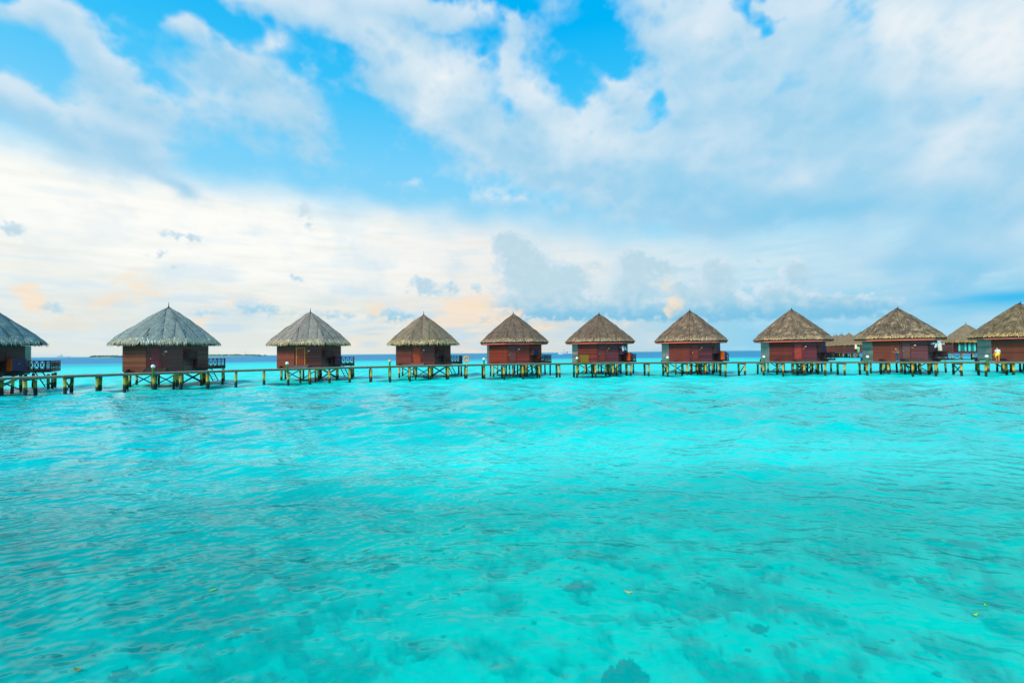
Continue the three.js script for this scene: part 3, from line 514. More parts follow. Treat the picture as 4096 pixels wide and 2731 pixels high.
function makeHut(h) {
  const r = rng(h.seed), hut = thing('thatched_hut', h.label, 'hut', [h.x, 0, h.z], h.yaw * D, 'thatched huts along the jetty');
  hutFrames[h.n] = hut;
  // stilts, beams and braces
  const sp = [[-3.3, 2.9], [-1.1, 3.0], [1.15, 3.05], [3.3, 2.6], [-3.5, 0.1], [-1.2, 0], [1.2, 0.1], [3.5, 0], [-3.3, -3], [-1.1, -3.1], [1.2, -3], [3.4, -3], [5.4, 0.2], [5.45, -3.2], [5.4, -6.1], [3.4, -6.2], [1.0, -6.2], [-1.9, -6.1], [-0.9, 5.2], [0.9, 5.3]];
  sp.forEach(([x, z], i) => { const o = part('pile', pileGeo(1.72, (z > 2 ? [0, 2, 1, 3] : [3, 4, 1, 4])[(i + h.n) % 4], 0.12), PILE_MAT, hut); o.position.set(x + 0.3 * (r() - 0.5), 0, z + 0.3 * (r() - 0.5)); o.rotation.set(0.05 * (r() - 0.5), r() * 6, 0.06 * (r() - 0.5)); });  // stilts behind the front row mostly take the shade-darkened colours
  for (const z of [2.7, 0, -3]) part('floor_beam', box(7.2, 0.22, 0.16, 0, 1.78, z), DARKWOOD, hut);
  for (const x of [-3.3, -1.1, 1.15, 3.4]) part('floor_beam', box(0.14, 0.2, 7, x, 1.98, -0.1), DARKWOOD, hut);
  for (const [x0, x1, z] of [[-1.1, 1.15, 2.8], [1.2, 3.5, 0], [-3.3, -1.1, 0.1], [1.2, 3.4, -3]]) {
    if (r() < 0.85) part('brace', bar(V(x0, 0.15, z + 0.1), V(x1, 1.6, z + 0.1), 0.08, 0.11), BRACE, hut);
    if (r() < 0.75) part('brace', bar(V(x0, 1.6, z + 0.2), V(x1, 0.15, z + 0.2), 0.08, 0.11), BRACE, hut);
  }
  part('floor', new THREE.CylinderGeometry(AP / Math.cos(22.5 * D) - 0.1, AP / Math.cos(22.5 * D) - 0.1, 0.1, 8, 1, false, 22.5 * D).translate(0, FLOOR - 0.06, 0), DARKWOOD, hut);
  // terrace behind, walk on the right, landing and ramp in front
  const slab = [];
  for (let z = -6.4; z < 0.55; z += 0.16) slab.push(box(8, 0.045, 0.145, 1.7, FLOOR - 0.035 + 0.006 * r(), z));
  part('terrace_planks', slab, TERR, hut, 'stuff');
  const walk = []; for (let x = 1.75; x < 4.5; x += 0.16) walk.push(box(0.145, 0.045, 2.5, x, FLOOR - 0.03 + 0.006 * r(), 1.85));
  part('walk_planks', walk, h.pale ? LANDING : TERR, hut, 'stuff');
  part('terrace_beam', [box(7.9, 0.2, 0.1, 1.7, FLOOR - 0.17, 0.6), box(7.9, 0.2, 0.1, 1.7, FLOOR - 0.17, -6.35), box(0.1, 0.2, 6.9, 5.62, FLOOR - 0.17, -2.9), box(0.1, 0.2, 6.9, -2.2, FLOOR - 0.17, -2.9), box(2.7, 0.16, 0.08, 3.1, FLOOR - 0.14, 3.06), box(0.08, 0.16, 2.4, 4.42, FLOOR - 0.14, 1.85)], DARKWOOD, hut);
  const ramp = [], end = h.rampEnd, y1 = h.deckY + 0.03;
  for (let i = 0; i < 16; i++) { const f = (i + 0.5) / 16, z = lerp(AP + 0.08, end, f); ramp.push(box(1.7, 0.04, (end - AP) / 16 - 0.02, -0.75 + 0.03 * (r() - 0.5), lerp(FLOOR - 0.03, y1, sm(0.25, 1, f)), z)); }
  part('ramp_planks', ramp, h.pale ? LANDING : TERR, hut, 'stuff');
  for (const x of [-1.63, 0.13]) part('ramp_rail', [bar(V(x, FLOOR - 0.03, AP + 0.1), V(x, lerp(FLOOR, y1, 0.25), AP + 0.4 * (end - AP)), 0.09, 0.14), bar(V(x, lerp(FLOOR, y1, 0.25), AP + 0.4 * (end - AP)), V(x, y1 - 0.02, end), 0.09, 0.14)], h.pale ? LANDING : TERR, hut);
  const lad = part('ladder', [bar(V(4.1, FLOOR - 0.2, -6.45), V(5.3, -0.6, -6.8), 0.07, 0.1), bar(V(3.5, FLOOR - 0.2, -6.45), V(4.7, -0.6, -6.8), 0.07, 0.1)], RAILWOOD, hut);
  for (let i = 1; i < 7; i++) { const f = i / 8, y = lerp(FLOOR - 0.2, -0.6, f), z = lerp(-6.45, -6.8, f); part('rung', bar(V(lerp(3.5, 4.7, f), y, z), V(lerp(4.1, 5.3, f), y, z), 0.05), RAILWOOD, lad); }
  const [nx, ns] = h.rails, xs = 3.98, xe = 5.6, xm = lerp(xs, xe, nx / (nx + ns));
  if (nx) railing(hut, V(xs, FLOOR, 0.5), V(xm, FLOOR, 0.5), nx, 'cross');
  if (ns) railing(hut, V(xm + 0.04, FLOOR, 0.5), V(xe, FLOOR, 0.5), ns, 'slat');
  railing(hut, V(5.62, FLOOR, 0.45), V(5.62, FLOOR, -6.3), 6, 'cross');
  // walls of lapped boards
  const full = () => [[-SIDE / 2 + 0.01, SIDE / 2 - 0.01]];
  const door = (y) => (y > FLOOR - 0.14 && y < FLOOR + 2.2 ? [[-SIDE / 2 + 0.01, -1.41], [-0.33, SIDE / 2 - 0.01]] : full());
  // front and right walls tinted violet in colour, standing in for skylight; huts 6 to 10 have a bleached, unpainted side
  const skyTinted = (w) => h.c.brown.map((q, i) => lerp(q * [2.6, 1.9, 1.5][i], h.c.facade[i] * [2.7, 1.9, 1.3][i], w)), bleached = [0.42, 0.38, 0.34];
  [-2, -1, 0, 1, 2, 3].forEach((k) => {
    const m = shades(h.n > 5 && k === -2 ? bleached : skyTinted(k < 0 ? 0.1 : 0.32), 6, k === 0 || k === 1 ? 0.3 : k === -2 ? 0.5 : 0.34, h.seed + k * 5 + 60, h.scuff && k < 0 ? SCUFFED : GRAIN, 0.45);
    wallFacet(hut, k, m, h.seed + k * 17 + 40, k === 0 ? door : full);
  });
  part('wall', box(SIDE, 2.9, 0.09, -AP * Math.sin(45 * D), 3.2, -AP * Math.cos(45 * D), -135 * D), DARKWOOD, hut);
  part('wall', box(SIDE, 2.9, 0.09, 0, 3.2, -AP, 0), DARKWOOD, hut);
  // door
  const fm = wood(h.c.frame.map((q) => q * 1.5), 0.45), dm = wood(h.c.door.map((q) => q * 1.5), 0.42);
  part('door_frame', [box(0.1, 2.2, 0.12, -1.36, FLOOR + 1.1, AP + 0.03), box(0.1, 2.2, 0.12, -0.38, FLOOR + 1.1, AP + 0.03), box(1.08, 0.1, 0.12, -0.87, FLOOR + 2.2, AP + 0.032)], fm, hut);
  const d = part('door', box(0.88, 2.12, 0.05, -0.87, FLOOR + 1.08, AP + 0.025), dm, hut);
  for (const x of [-1.07, -0.67]) for (const [y, hh] of [[0.45, 0.62], [1.08, 0.42], [1.5, 0.2]]) part('door_panel', box(0.28, hh, 0.03, x, FLOOR + y, AP + 0.055), dm, d);
  const fan = new THREE.Shape(); fan.absarc(0, 0, 0.34, 0, Math.PI); fan.lineTo(0.34, 0);
  part('door_panel', new THREE.ExtrudeGeometry(fan, { depth: 0.03, bevelEnabled: true, bevelSize: 0.012, bevelThickness: 0.01, bevelSegments: 1, curveSegments: 10 }).translate(-0.87, FLOOR + 1.68, AP + 0.045), dm, d);
  for (const a of [45, 90, 135]) part('fan_rib', bar(V(-0.87, FLOOR + 1.7, AP + 0.088), V(-0.87 + 0.31 * Math.cos(a * D), FLOOR + 1.7 + 0.31 * Math.sin(a * D), AP + 0.088), 0.03, 0.02), dm, d);
  part('handle', [new THREE.SphereGeometry(0.05, 10, 8).translate(-1.24, FLOOR + 1.02, AP + 0.09), rod(V(-1.24, FLOOR + 1.02, AP + 0.04), V(-1.24, FLOOR + 1.02, AP + 0.09), 0.02)], BRASS, d);
  // lamp and number plate beside the door
  part('wall_lamp', [new THREE.SphereGeometry(0.11, 12, 8).scale(1.3, 0.8, 0.9).translate(0.08, FLOOR + 1.8, AP + 0.2), rod(V(0.08, FLOOR + 1.8, AP + 0.02), V(0.08, FLOOR + 1.8, AP + 0.12), 0.05)], h.yellowLamp ? LAMPYELLOW : GLASSLAMP, hut);
  part('number_plate', [box(0.05, 0.26, 0.02, -0.2, FLOOR + 1.56, AP + 0.06), box(0.18, 0.05, 0.02, -0.14, FLOOR + 1.42, AP + 0.06), box(0.05, 0.3, 0.02, -0.04, FLOOR + 1.56, AP + 0.06)], PLAQUE, hut);
  // cupboard hung on the right-hand wall
  const put = (name, geo, mat, parent = hut) => { const o = part(name, geo, mat, parent); if (parent === hut) { const f = facetFrame(1); o.position.copy(f.position); o.rotation.copy(f.rotation); } return o; };
  const cup = put('wall_cupboard', [box(0.05, 0.82, 0.66, -1.5, 3.56, 0.37), box(1.06, 0.05, 0.68, -0.98, 3.965, 0.37), box(1.2, 0.06, 0.74, -0.95, 3.12, 0.4), box(0.05, 0.82, 0.66, -0.46, 3.56, 0.37)], wood(h.c.cup, 0.5), hut);
  put('cupboard_front', box(0.98, 0.76, 0.05, -0.98, 3.56, 0.66), h.bluePanel ? PANELBLUE : wood(h.c.cup.map((q) => q * 1.4), 0.5), cup);
  put('cupboard_leg', box(0.12, 0.94, 0.5, -0.42, FLOOR + 0.47, 0.42), wood(h.c.leg, 0.5), hut);
  // fascia, thatch, fringe, finial
  const FM = shades(h.c.fascia.map((q, i) => q * [3.2, 4.0, 4.4][i]), 3, 0.12, h.seed + 5);
  for (let k = 0; k < 8; k++) part('fascia_board', box(2 * 4.74 * HALF, h.shaggy ? 0.2 : 0.29, 0.045, 4.74 * Math.sin(k * 45 * D), EAVE + (h.shaggy ? 0.18 : 0.145), 4.74 * Math.cos(k * 45 * D), k * 45 * D), FM[k % 3], hut);
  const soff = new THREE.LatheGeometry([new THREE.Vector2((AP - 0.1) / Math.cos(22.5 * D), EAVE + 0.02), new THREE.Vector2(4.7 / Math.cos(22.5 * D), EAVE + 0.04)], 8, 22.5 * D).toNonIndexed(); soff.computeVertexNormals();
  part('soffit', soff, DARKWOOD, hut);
  const y0 = EAVE + 0.33;
  const roof = part('roof', roofGeo(ROOF_R + h.shaggy * 0.06, y0 - 0.03, h.top - 0.03, h.c.roof.map((q) => q * 0.35), L(50, 44, 40), 0, h.seed), THATCH_MAT, hut);
  thatchPanels(roof, ROOF_R + h.shaggy * 0.06, y0, h.top, h.c.roof, h.c.spots, h.patchy, h.seed);
  part('thatch_fringe', fringeGeo(ROOF_R + 0.02, y0, h.top, h.c.fringe.map((q) => q * 1.35), h.shaggy ? 0.62 : 0.24, h.shaggy ? 330 : 260, h.seed + 3, h.shaggy ? 10 : 14), FRINGE_MAT, hut, 'stuff');
  part('finial', h.n <= 4 ? [rod(V(0, h.top - 0.1, 0), V(0, h.top + 0.62, 0), 0.07, 0.012), new THREE.ConeGeometry(0.3, 0.28, 10).translate(0, h.top - 0.02, 0)] : [rod(V(0, h.top - 0.1, 0), V(0.04 * (h.n - 6), h.top + 0.26, 0), 0.07, 0.05), new THREE.ConeGeometry(0.34, 0.24, 10).translate(0, h.top - 0.03, 0)], DARKWOOD, hut);
  return hut;
}
const ROOF_BLUE = L(148, 178, 180), ROOF_GREY = L(162, 166, 160), ROOF_TAN = L(150, 140, 120), ROOF_BROWN = L(124, 110, 96), SPOT_TAN = L(192, 176, 140), SPOT_GREY = L(150, 160, 160);
const PINK = L(190, 72, 66), DULL = L(120, 60, 50);
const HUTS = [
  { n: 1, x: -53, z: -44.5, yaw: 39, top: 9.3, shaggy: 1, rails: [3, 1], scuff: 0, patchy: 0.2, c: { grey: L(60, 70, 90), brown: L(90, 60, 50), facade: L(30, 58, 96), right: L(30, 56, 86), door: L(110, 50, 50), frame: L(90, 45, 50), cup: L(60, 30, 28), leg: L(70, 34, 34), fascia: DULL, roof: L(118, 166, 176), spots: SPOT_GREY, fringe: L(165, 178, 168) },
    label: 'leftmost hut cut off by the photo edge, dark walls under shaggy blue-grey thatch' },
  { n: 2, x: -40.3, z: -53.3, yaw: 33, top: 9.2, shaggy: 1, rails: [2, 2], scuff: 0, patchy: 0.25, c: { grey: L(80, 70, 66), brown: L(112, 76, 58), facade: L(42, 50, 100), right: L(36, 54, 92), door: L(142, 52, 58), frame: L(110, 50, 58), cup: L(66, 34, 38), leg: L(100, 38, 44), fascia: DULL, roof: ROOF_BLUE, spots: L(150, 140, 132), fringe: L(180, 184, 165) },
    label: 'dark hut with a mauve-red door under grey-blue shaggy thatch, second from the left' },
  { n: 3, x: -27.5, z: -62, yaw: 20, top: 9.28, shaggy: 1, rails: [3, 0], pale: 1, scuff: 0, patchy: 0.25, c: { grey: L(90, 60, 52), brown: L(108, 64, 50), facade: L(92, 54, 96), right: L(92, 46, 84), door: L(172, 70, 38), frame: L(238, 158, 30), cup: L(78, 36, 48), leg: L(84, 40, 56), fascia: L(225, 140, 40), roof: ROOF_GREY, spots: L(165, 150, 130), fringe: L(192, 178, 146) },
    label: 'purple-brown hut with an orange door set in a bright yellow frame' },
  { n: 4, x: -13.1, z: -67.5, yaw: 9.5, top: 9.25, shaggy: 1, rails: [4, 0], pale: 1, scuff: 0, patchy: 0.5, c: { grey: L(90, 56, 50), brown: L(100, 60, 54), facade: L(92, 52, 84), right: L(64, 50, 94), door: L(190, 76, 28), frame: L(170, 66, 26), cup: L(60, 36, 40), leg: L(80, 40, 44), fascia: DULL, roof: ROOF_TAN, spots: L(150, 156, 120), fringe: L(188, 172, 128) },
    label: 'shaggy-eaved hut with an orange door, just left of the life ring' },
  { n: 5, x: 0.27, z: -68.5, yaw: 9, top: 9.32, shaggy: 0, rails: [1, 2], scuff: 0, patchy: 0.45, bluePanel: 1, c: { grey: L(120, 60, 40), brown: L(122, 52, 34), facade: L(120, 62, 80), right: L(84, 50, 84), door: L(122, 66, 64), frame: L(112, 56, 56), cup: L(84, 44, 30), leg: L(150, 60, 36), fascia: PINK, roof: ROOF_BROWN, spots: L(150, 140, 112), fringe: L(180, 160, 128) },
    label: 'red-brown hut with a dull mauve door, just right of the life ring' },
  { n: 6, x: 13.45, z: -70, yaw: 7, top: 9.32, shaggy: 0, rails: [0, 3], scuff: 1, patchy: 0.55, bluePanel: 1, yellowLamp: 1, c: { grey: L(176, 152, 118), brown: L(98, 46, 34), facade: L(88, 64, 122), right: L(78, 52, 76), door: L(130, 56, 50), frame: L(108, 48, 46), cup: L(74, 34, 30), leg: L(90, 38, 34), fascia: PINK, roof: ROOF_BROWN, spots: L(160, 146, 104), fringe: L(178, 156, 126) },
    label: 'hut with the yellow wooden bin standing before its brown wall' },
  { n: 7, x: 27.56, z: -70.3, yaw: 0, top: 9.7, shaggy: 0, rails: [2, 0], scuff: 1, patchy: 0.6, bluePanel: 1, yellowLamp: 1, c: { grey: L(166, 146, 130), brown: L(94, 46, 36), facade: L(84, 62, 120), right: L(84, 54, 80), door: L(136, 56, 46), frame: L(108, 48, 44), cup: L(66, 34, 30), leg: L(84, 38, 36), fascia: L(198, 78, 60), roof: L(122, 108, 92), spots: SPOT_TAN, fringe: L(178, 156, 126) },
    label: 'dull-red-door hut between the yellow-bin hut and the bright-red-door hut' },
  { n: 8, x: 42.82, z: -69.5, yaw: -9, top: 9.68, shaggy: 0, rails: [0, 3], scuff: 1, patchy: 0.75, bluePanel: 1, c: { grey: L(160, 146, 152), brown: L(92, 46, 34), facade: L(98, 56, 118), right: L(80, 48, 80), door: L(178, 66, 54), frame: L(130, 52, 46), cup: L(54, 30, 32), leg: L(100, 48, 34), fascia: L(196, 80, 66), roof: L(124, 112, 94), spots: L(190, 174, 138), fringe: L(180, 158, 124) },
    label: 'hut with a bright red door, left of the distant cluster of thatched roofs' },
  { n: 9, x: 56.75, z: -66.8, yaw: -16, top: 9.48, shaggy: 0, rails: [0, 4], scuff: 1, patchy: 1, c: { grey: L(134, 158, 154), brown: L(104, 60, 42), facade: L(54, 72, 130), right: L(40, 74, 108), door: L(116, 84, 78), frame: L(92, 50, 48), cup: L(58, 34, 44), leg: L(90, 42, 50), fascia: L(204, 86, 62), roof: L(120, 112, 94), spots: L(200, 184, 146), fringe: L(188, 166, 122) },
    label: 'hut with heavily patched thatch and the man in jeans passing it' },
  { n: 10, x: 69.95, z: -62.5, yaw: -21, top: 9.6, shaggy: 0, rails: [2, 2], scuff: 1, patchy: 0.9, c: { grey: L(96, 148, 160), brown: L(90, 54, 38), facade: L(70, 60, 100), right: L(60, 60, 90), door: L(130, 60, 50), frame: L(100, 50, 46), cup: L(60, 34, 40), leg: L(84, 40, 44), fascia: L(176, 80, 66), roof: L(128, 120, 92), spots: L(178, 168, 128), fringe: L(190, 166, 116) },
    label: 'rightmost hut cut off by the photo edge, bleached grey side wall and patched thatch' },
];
for (const h of HUTS) {
  h.seed = h.n * 101;
  const nx = Math.sin(h.yaw * D), nz = Math.cos(h.yaw * D);           // the ramp runs out to the rear edge of the jetty
  let best = null; for (let i = 0; i + 1 < BENTS.length; i++) for (let f = 0; f < 1; f += 0.1) { const bx = lerp(BENTS[i][0], BENTS[i + 1][0], f), bz = lerp(BENTS[i][1], BENTS[i + 1][1], f), along = (bx - h.x) * nx + (bz - h.z) * nz, off = Math.abs((bx - h.x) * nz - (bz - h.z) * nx); if (!best || off < best[0]) best = [off, along, lerp(BENTS[i][2], BENTS[i + 1][2], f)]; }
  h.rampEnd = Math.max(AP + 0.7, best[1] - 1.75); h.deckY = best[2];
  makeHut(h);
}

// ---------------------------------------------------------------- things on the jetty and the huts
const GLOBE = std([0.9, 0.9, 0.86], 0.25), GLOBE_Y = std(L(240, 200, 110), 0.3), POST_GREEN = std(L(60, 120, 50), 0.5), POST_WHITE = std([0.7, 0.7, 0.66], 0.5);
[[-35.84, 2.46, -45.6, 'in front of the second hut from the left'], [-25.55, 2.53, -52, 'before the hut with the yellow-framed door'], [-15.07, 2.61, -56.2, 'with a yellow globe left of the shaggy orange-door hut'], [-3.58, 2.7, -58.8, 'just right of the life ring'], [8.72, 2.67, -60.9, 'left of the yellow wooden bin'], [21.07, 2.63, -62.1, 'before the hut with the curved orange locker'], [34.23, 2.6, -61.9, 'before the hut with the red door'], [47.06, 2.5, -60.3, 'before the patched-roof hut the man passes'], [59.4, 2.47, -57, 'beside the woman in yellow shorts']].forEach(([x, y, z, where], i) => {
  let b = BENTS[0]; for (const q of BENTS) if (Math.hypot(q[0] - x, q[1] - z) < Math.hypot(b[0] - x, b[1] - z)) b = q;
  const t = thing('globe_lamp', `white globe lamp on green post ${where}`.replace('white globe lamp on green post with a yellow globe', 'yellow globe lamp on green post'), 'lamp', [b[0] - 0.02, 0, b[1] + 0.16], 0, 'globe lamps along the jetty edge');
  part('post', [rod(V(0, b[2] - 0.4, 0), V(0, y - 0.12, 0), 0.1, 0.1, 14), rod(V(0, y - 0.2, 0), V(0, y - 0.1, 0), 0.12, 0.12, 14)], POST_GREEN, t);
  part('globe', new THREE.SphereGeometry(0.185, 20, 16).translate(0, y, 0), i === 2 ? GLOBE_Y : GLOBE, t);
  part('collar', rod(V(0, y - 0.19, 0), V(0, y - 0.13, 0), 0.08, 0.11, 14), POST_WHITE, t);
});
{
  const t = thing('life_ring', 'orange life ring on a thin white post at the jetty edge', 'life ring', [-5.86, 0, -58.5], 0.05);
  const ringMat = std(L(250, 150, 10), 0.5), bandMat = std([0.75, 0.72, 0.6], 0.6);
  part('post', rod(V(0, 1.4, -0.06), V(0, 3.1, -0.06), 0.03), bandMat, t);
  const ring = part('ring', new THREE.TorusGeometry(0.325, 0.085, 12, 36).translate(0, 2.74, 0.04), ringMat, t);
  for (let k = 0; k < 4; k++) part('band', new THREE.TorusGeometry(0.325, 0.089, 12, 5, 0.3).rotateZ(k * Math.PI / 2 + 0.63).translate(0, 2.74, 0.04), std(L(240, 175, 60), 0.6), ring);
  part('hook', [box(0.07, 0.42, 0.07, 0, 2.84, 0.04), rod(V(0, 3.05, 0), V(0, 3.18, 0), 0.03, 0.015)], ringMat, t);
}
{
  const t = thing('wooden_bin', 'square yellow wooden bin standing on the jetty deck', 'bin', [9.67, 2.0, -61.25], 0.1), m = wood(L(190, 140, 10), 0.6, SCUFFED), m2 = wood(L(160, 120, 8), 0.6, SCUFFED);
  for (let i = 0; i < 6; i++) { part('slat', box(0.86, 0.165, 0.03, 0, 0.12 + i * 0.175, 0.43), i % 2 ? m : m2, t); part('slat', box(0.03, 0.165, 0.86, -0.44, 0.12 + i * 0.175, 0), m2, t); part('slat', box(0.03, 0.165, 0.86, 0.44, 0.12 + i * 0.175, 0), m2, t); part('slat', box(0.86, 0.165, 0.03, 0, 0.12 + i * 0.175, -0.43), m2, t); }
  for (const x of [-0.43, 0.43]) for (const z of [-0.43, 0.43]) part('corner_post', box(0.08, 1.12, 0.08, x * 1.03, 0.56, z * 1.03), m, t);
  part('lid', box(0.98, 0.05, 0.98, 0, 1.13, 0), m2, t);
}
function locker(n, label, x, z, w, h, d, side, front, round) {
  const hut = hutFrames[n], p = inFacet(1, x, 0, z).applyAxisAngle(V(0, 1, 0), hut.rotation.y).add(hut.position);
  const t = thing('storage_locker', label, 'locker', [p.x, FLOOR + 0.01, p.z], hut.rotation.y + 45 * D, 'lockers on the hut walkways');
  const s = new THREE.Shape(), rr = round ? 0.34 : 0.03; s.moveTo(-d / 2, 0); s.lineTo(d / 2, 0); s.lineTo(d / 2, h - rr); s.absarc(d / 2 - rr, h - rr, rr, 0, Math.PI / 2); s.lineTo(-d / 2, h); s.closePath();
  const shell = new THREE.ExtrudeGeometry(s, { depth: w, bevelEnabled: false, curveSegments: 8 }).rotateY(-Math.PI / 2).translate(w / 2, 0, 0);
  part('body', shell, wood(front, 0.5), t);
  const sg = new THREE.ExtrudeGeometry(s, { depth: 0.03, bevelEnabled: true, bevelSize: 0.015, bevelThickness: 0.01, bevelSegments: 1, curveSegments: 8 }).rotateY(-Math.PI / 2).translate(-w / 2 - 0.008, 0, 0);
  part('side_panel', sg, wood(side, 0.4), t); part('handle', box(0.16, 0.03, 0.05, 0, h * 0.6, d / 2 + 0.02), BRASS, t);
}
locker(1, 'big locker with orange side before the leftmost hut', 0.25, 0.75, 1.15, 1.15, 0.95, L(205, 85, 16), L(70, 56, 100), 0);
locker(3, 'plain purple locker beside the yellow-framed-door hut', 0.35, 0.55, 1.05, 1.05, 0.8, L(100, 44, 56), L(92, 46, 80), 0);
locker(6, 'round-topped locker with orange side by the yellow-bin hut', 0.2, 0.75, 1.0, 1.18, 1.0, L(240, 90, 10), L(140, 60, 66), 1);
locker(7, 'round-topped orange-sided locker by the hut right of the yellow-bin hut', 0.4, 0.75, 1.05, 1.28, 1.0, L(235, 105, 14), L(96, 62, 104), 1);
{
  const hut = hutFrames[5], p = inFacet(1, 0.1, 0, 0.2).applyAxisAngle(V(0, 1, 0), hut.rotation.y).add(hut.position), t = thing('meter_box', 'small orange box on the right wall of the hut beside the life ring', 'meter box', [p.x, FLOOR + 0.5, p.z], hut.rotation.y + 45 * D);
  part('case', box(0.5, 0.55, 0.3, 0, 0.28, 0), wood(L(215, 80, 14), 0.5), t); part('cap', box(0.56, 0.04, 0.36, 0, 0.57, 0), wood(L(150, 60, 20), 0.5), t);
}
function towel(n, label, c1, c2) {
  const hut = hutFrames[n], p = inFacet(1, -1.1, 0, 0.42).applyAxisAngle(V(0, 1, 0), hut.rotation.y).add(hut.position), t = thing('towel', label, 'towel', [p.x, 3.98, p.z], hut.rotation.y + 30 * D, 'towels on the wall cupboards');
  const sheet = (w, l, sd, z0) => { const g = new THREE.PlaneGeometry(w, l, 18, 22), q = g.attributes.position; for (let i = 0; i < q.count; i++) { const x = q.getX(i), v = q.getY(i) + l / 2, over = v - l * 0.55; q.setXYZ(i, x + 0.04 * Math.sin(v * 6 + sd), 0.12 + 0.14 * Math.exp(-(((x - 0.1) / 0.25) ** 2)) + 0.05 * N2(x * 4 + sd, v * 4) - (over > 0 ? over * 0.85 : 0), z0 + (over > 0 ? 0.42 + 0.06 * Math.sin(x * 14 + sd) : v - l * 0.55 + 0.42)); } g.computeVertexNormals(); return g; };
  part('cloth', sheet(1.0, 1.3, n, 0), std(c1, 0.9), t); part('cloth', sheet(0.72, 1.1, n + 4, 0.03), std(c2, 0.9), t);
  const roll = new THREE.TorusKnotGeometry(0.12, 0.08, 40, 8, 2, 3).scale(1.3, 0.8, 1).translate(-0.1, 0.2, 0.15); part('cloth', roll, std(c1, 0.9), t);
}
towel(6, 'white and green towels heaped on the cupboard of the yellow-bin hut', [0.75, 0.78, 0.9], L(40, 150, 110));
towel(9, 'white and mint towels hung over the cupboard of the patched-roof hut', [0.75, 0.78, 0.92], L(60, 190, 130));

// ---------------------------------------------------------------- closed parasols and the far huts
const CANVAS = std(L(245, 228, 205), 0.8);
function parasol(x, z, floor, top, w, label) {
  const t = thing('closed_parasol', label, 'parasol', [x, floor, z], 0, 'furled white parasols'), h = top - floor;
  part('pole', rod(V(0, 0, 0), V(0, h - 0.05, 0), 0.03), wood(L(190, 140, 70), 0.5), t);
  const g = new THREE.LatheGeometry([[0.03, h], [w * 0.5, h - 0.12], [w * 0.72, h - 0.5], [w * 0.95, h * 0.52], [w, h * 0.44], [w * 0.75, h * 0.43]].map((q) => new THREE.Vector2(...q)), 24), q = g.attributes.position;
  for (let i = 0; i < q.count; i++) { const a = Math.atan2(q.getZ(i), q.getX(i)), k = 1 + 0.14 * Math.cos(a * 8) * Math.min(1, (h - q.getY(i)) * 2); q.setX(i, q.getX(i) * k); q.setZ(i, q.getZ(i) * k); } g.computeVertexNormals();
  part('canopy', g, CANVAS, t); part('tip', rod(V(0, h - 0.02, 0), V(0, h + 0.12, 0), 0.03, 0.01), wood(L(150, 110, 60), 0.5), t);
}
parasol(64.0, -68, FLOOR, 4.5, 0.23, 'furled white parasol on the terrace between the two rightmost huts');
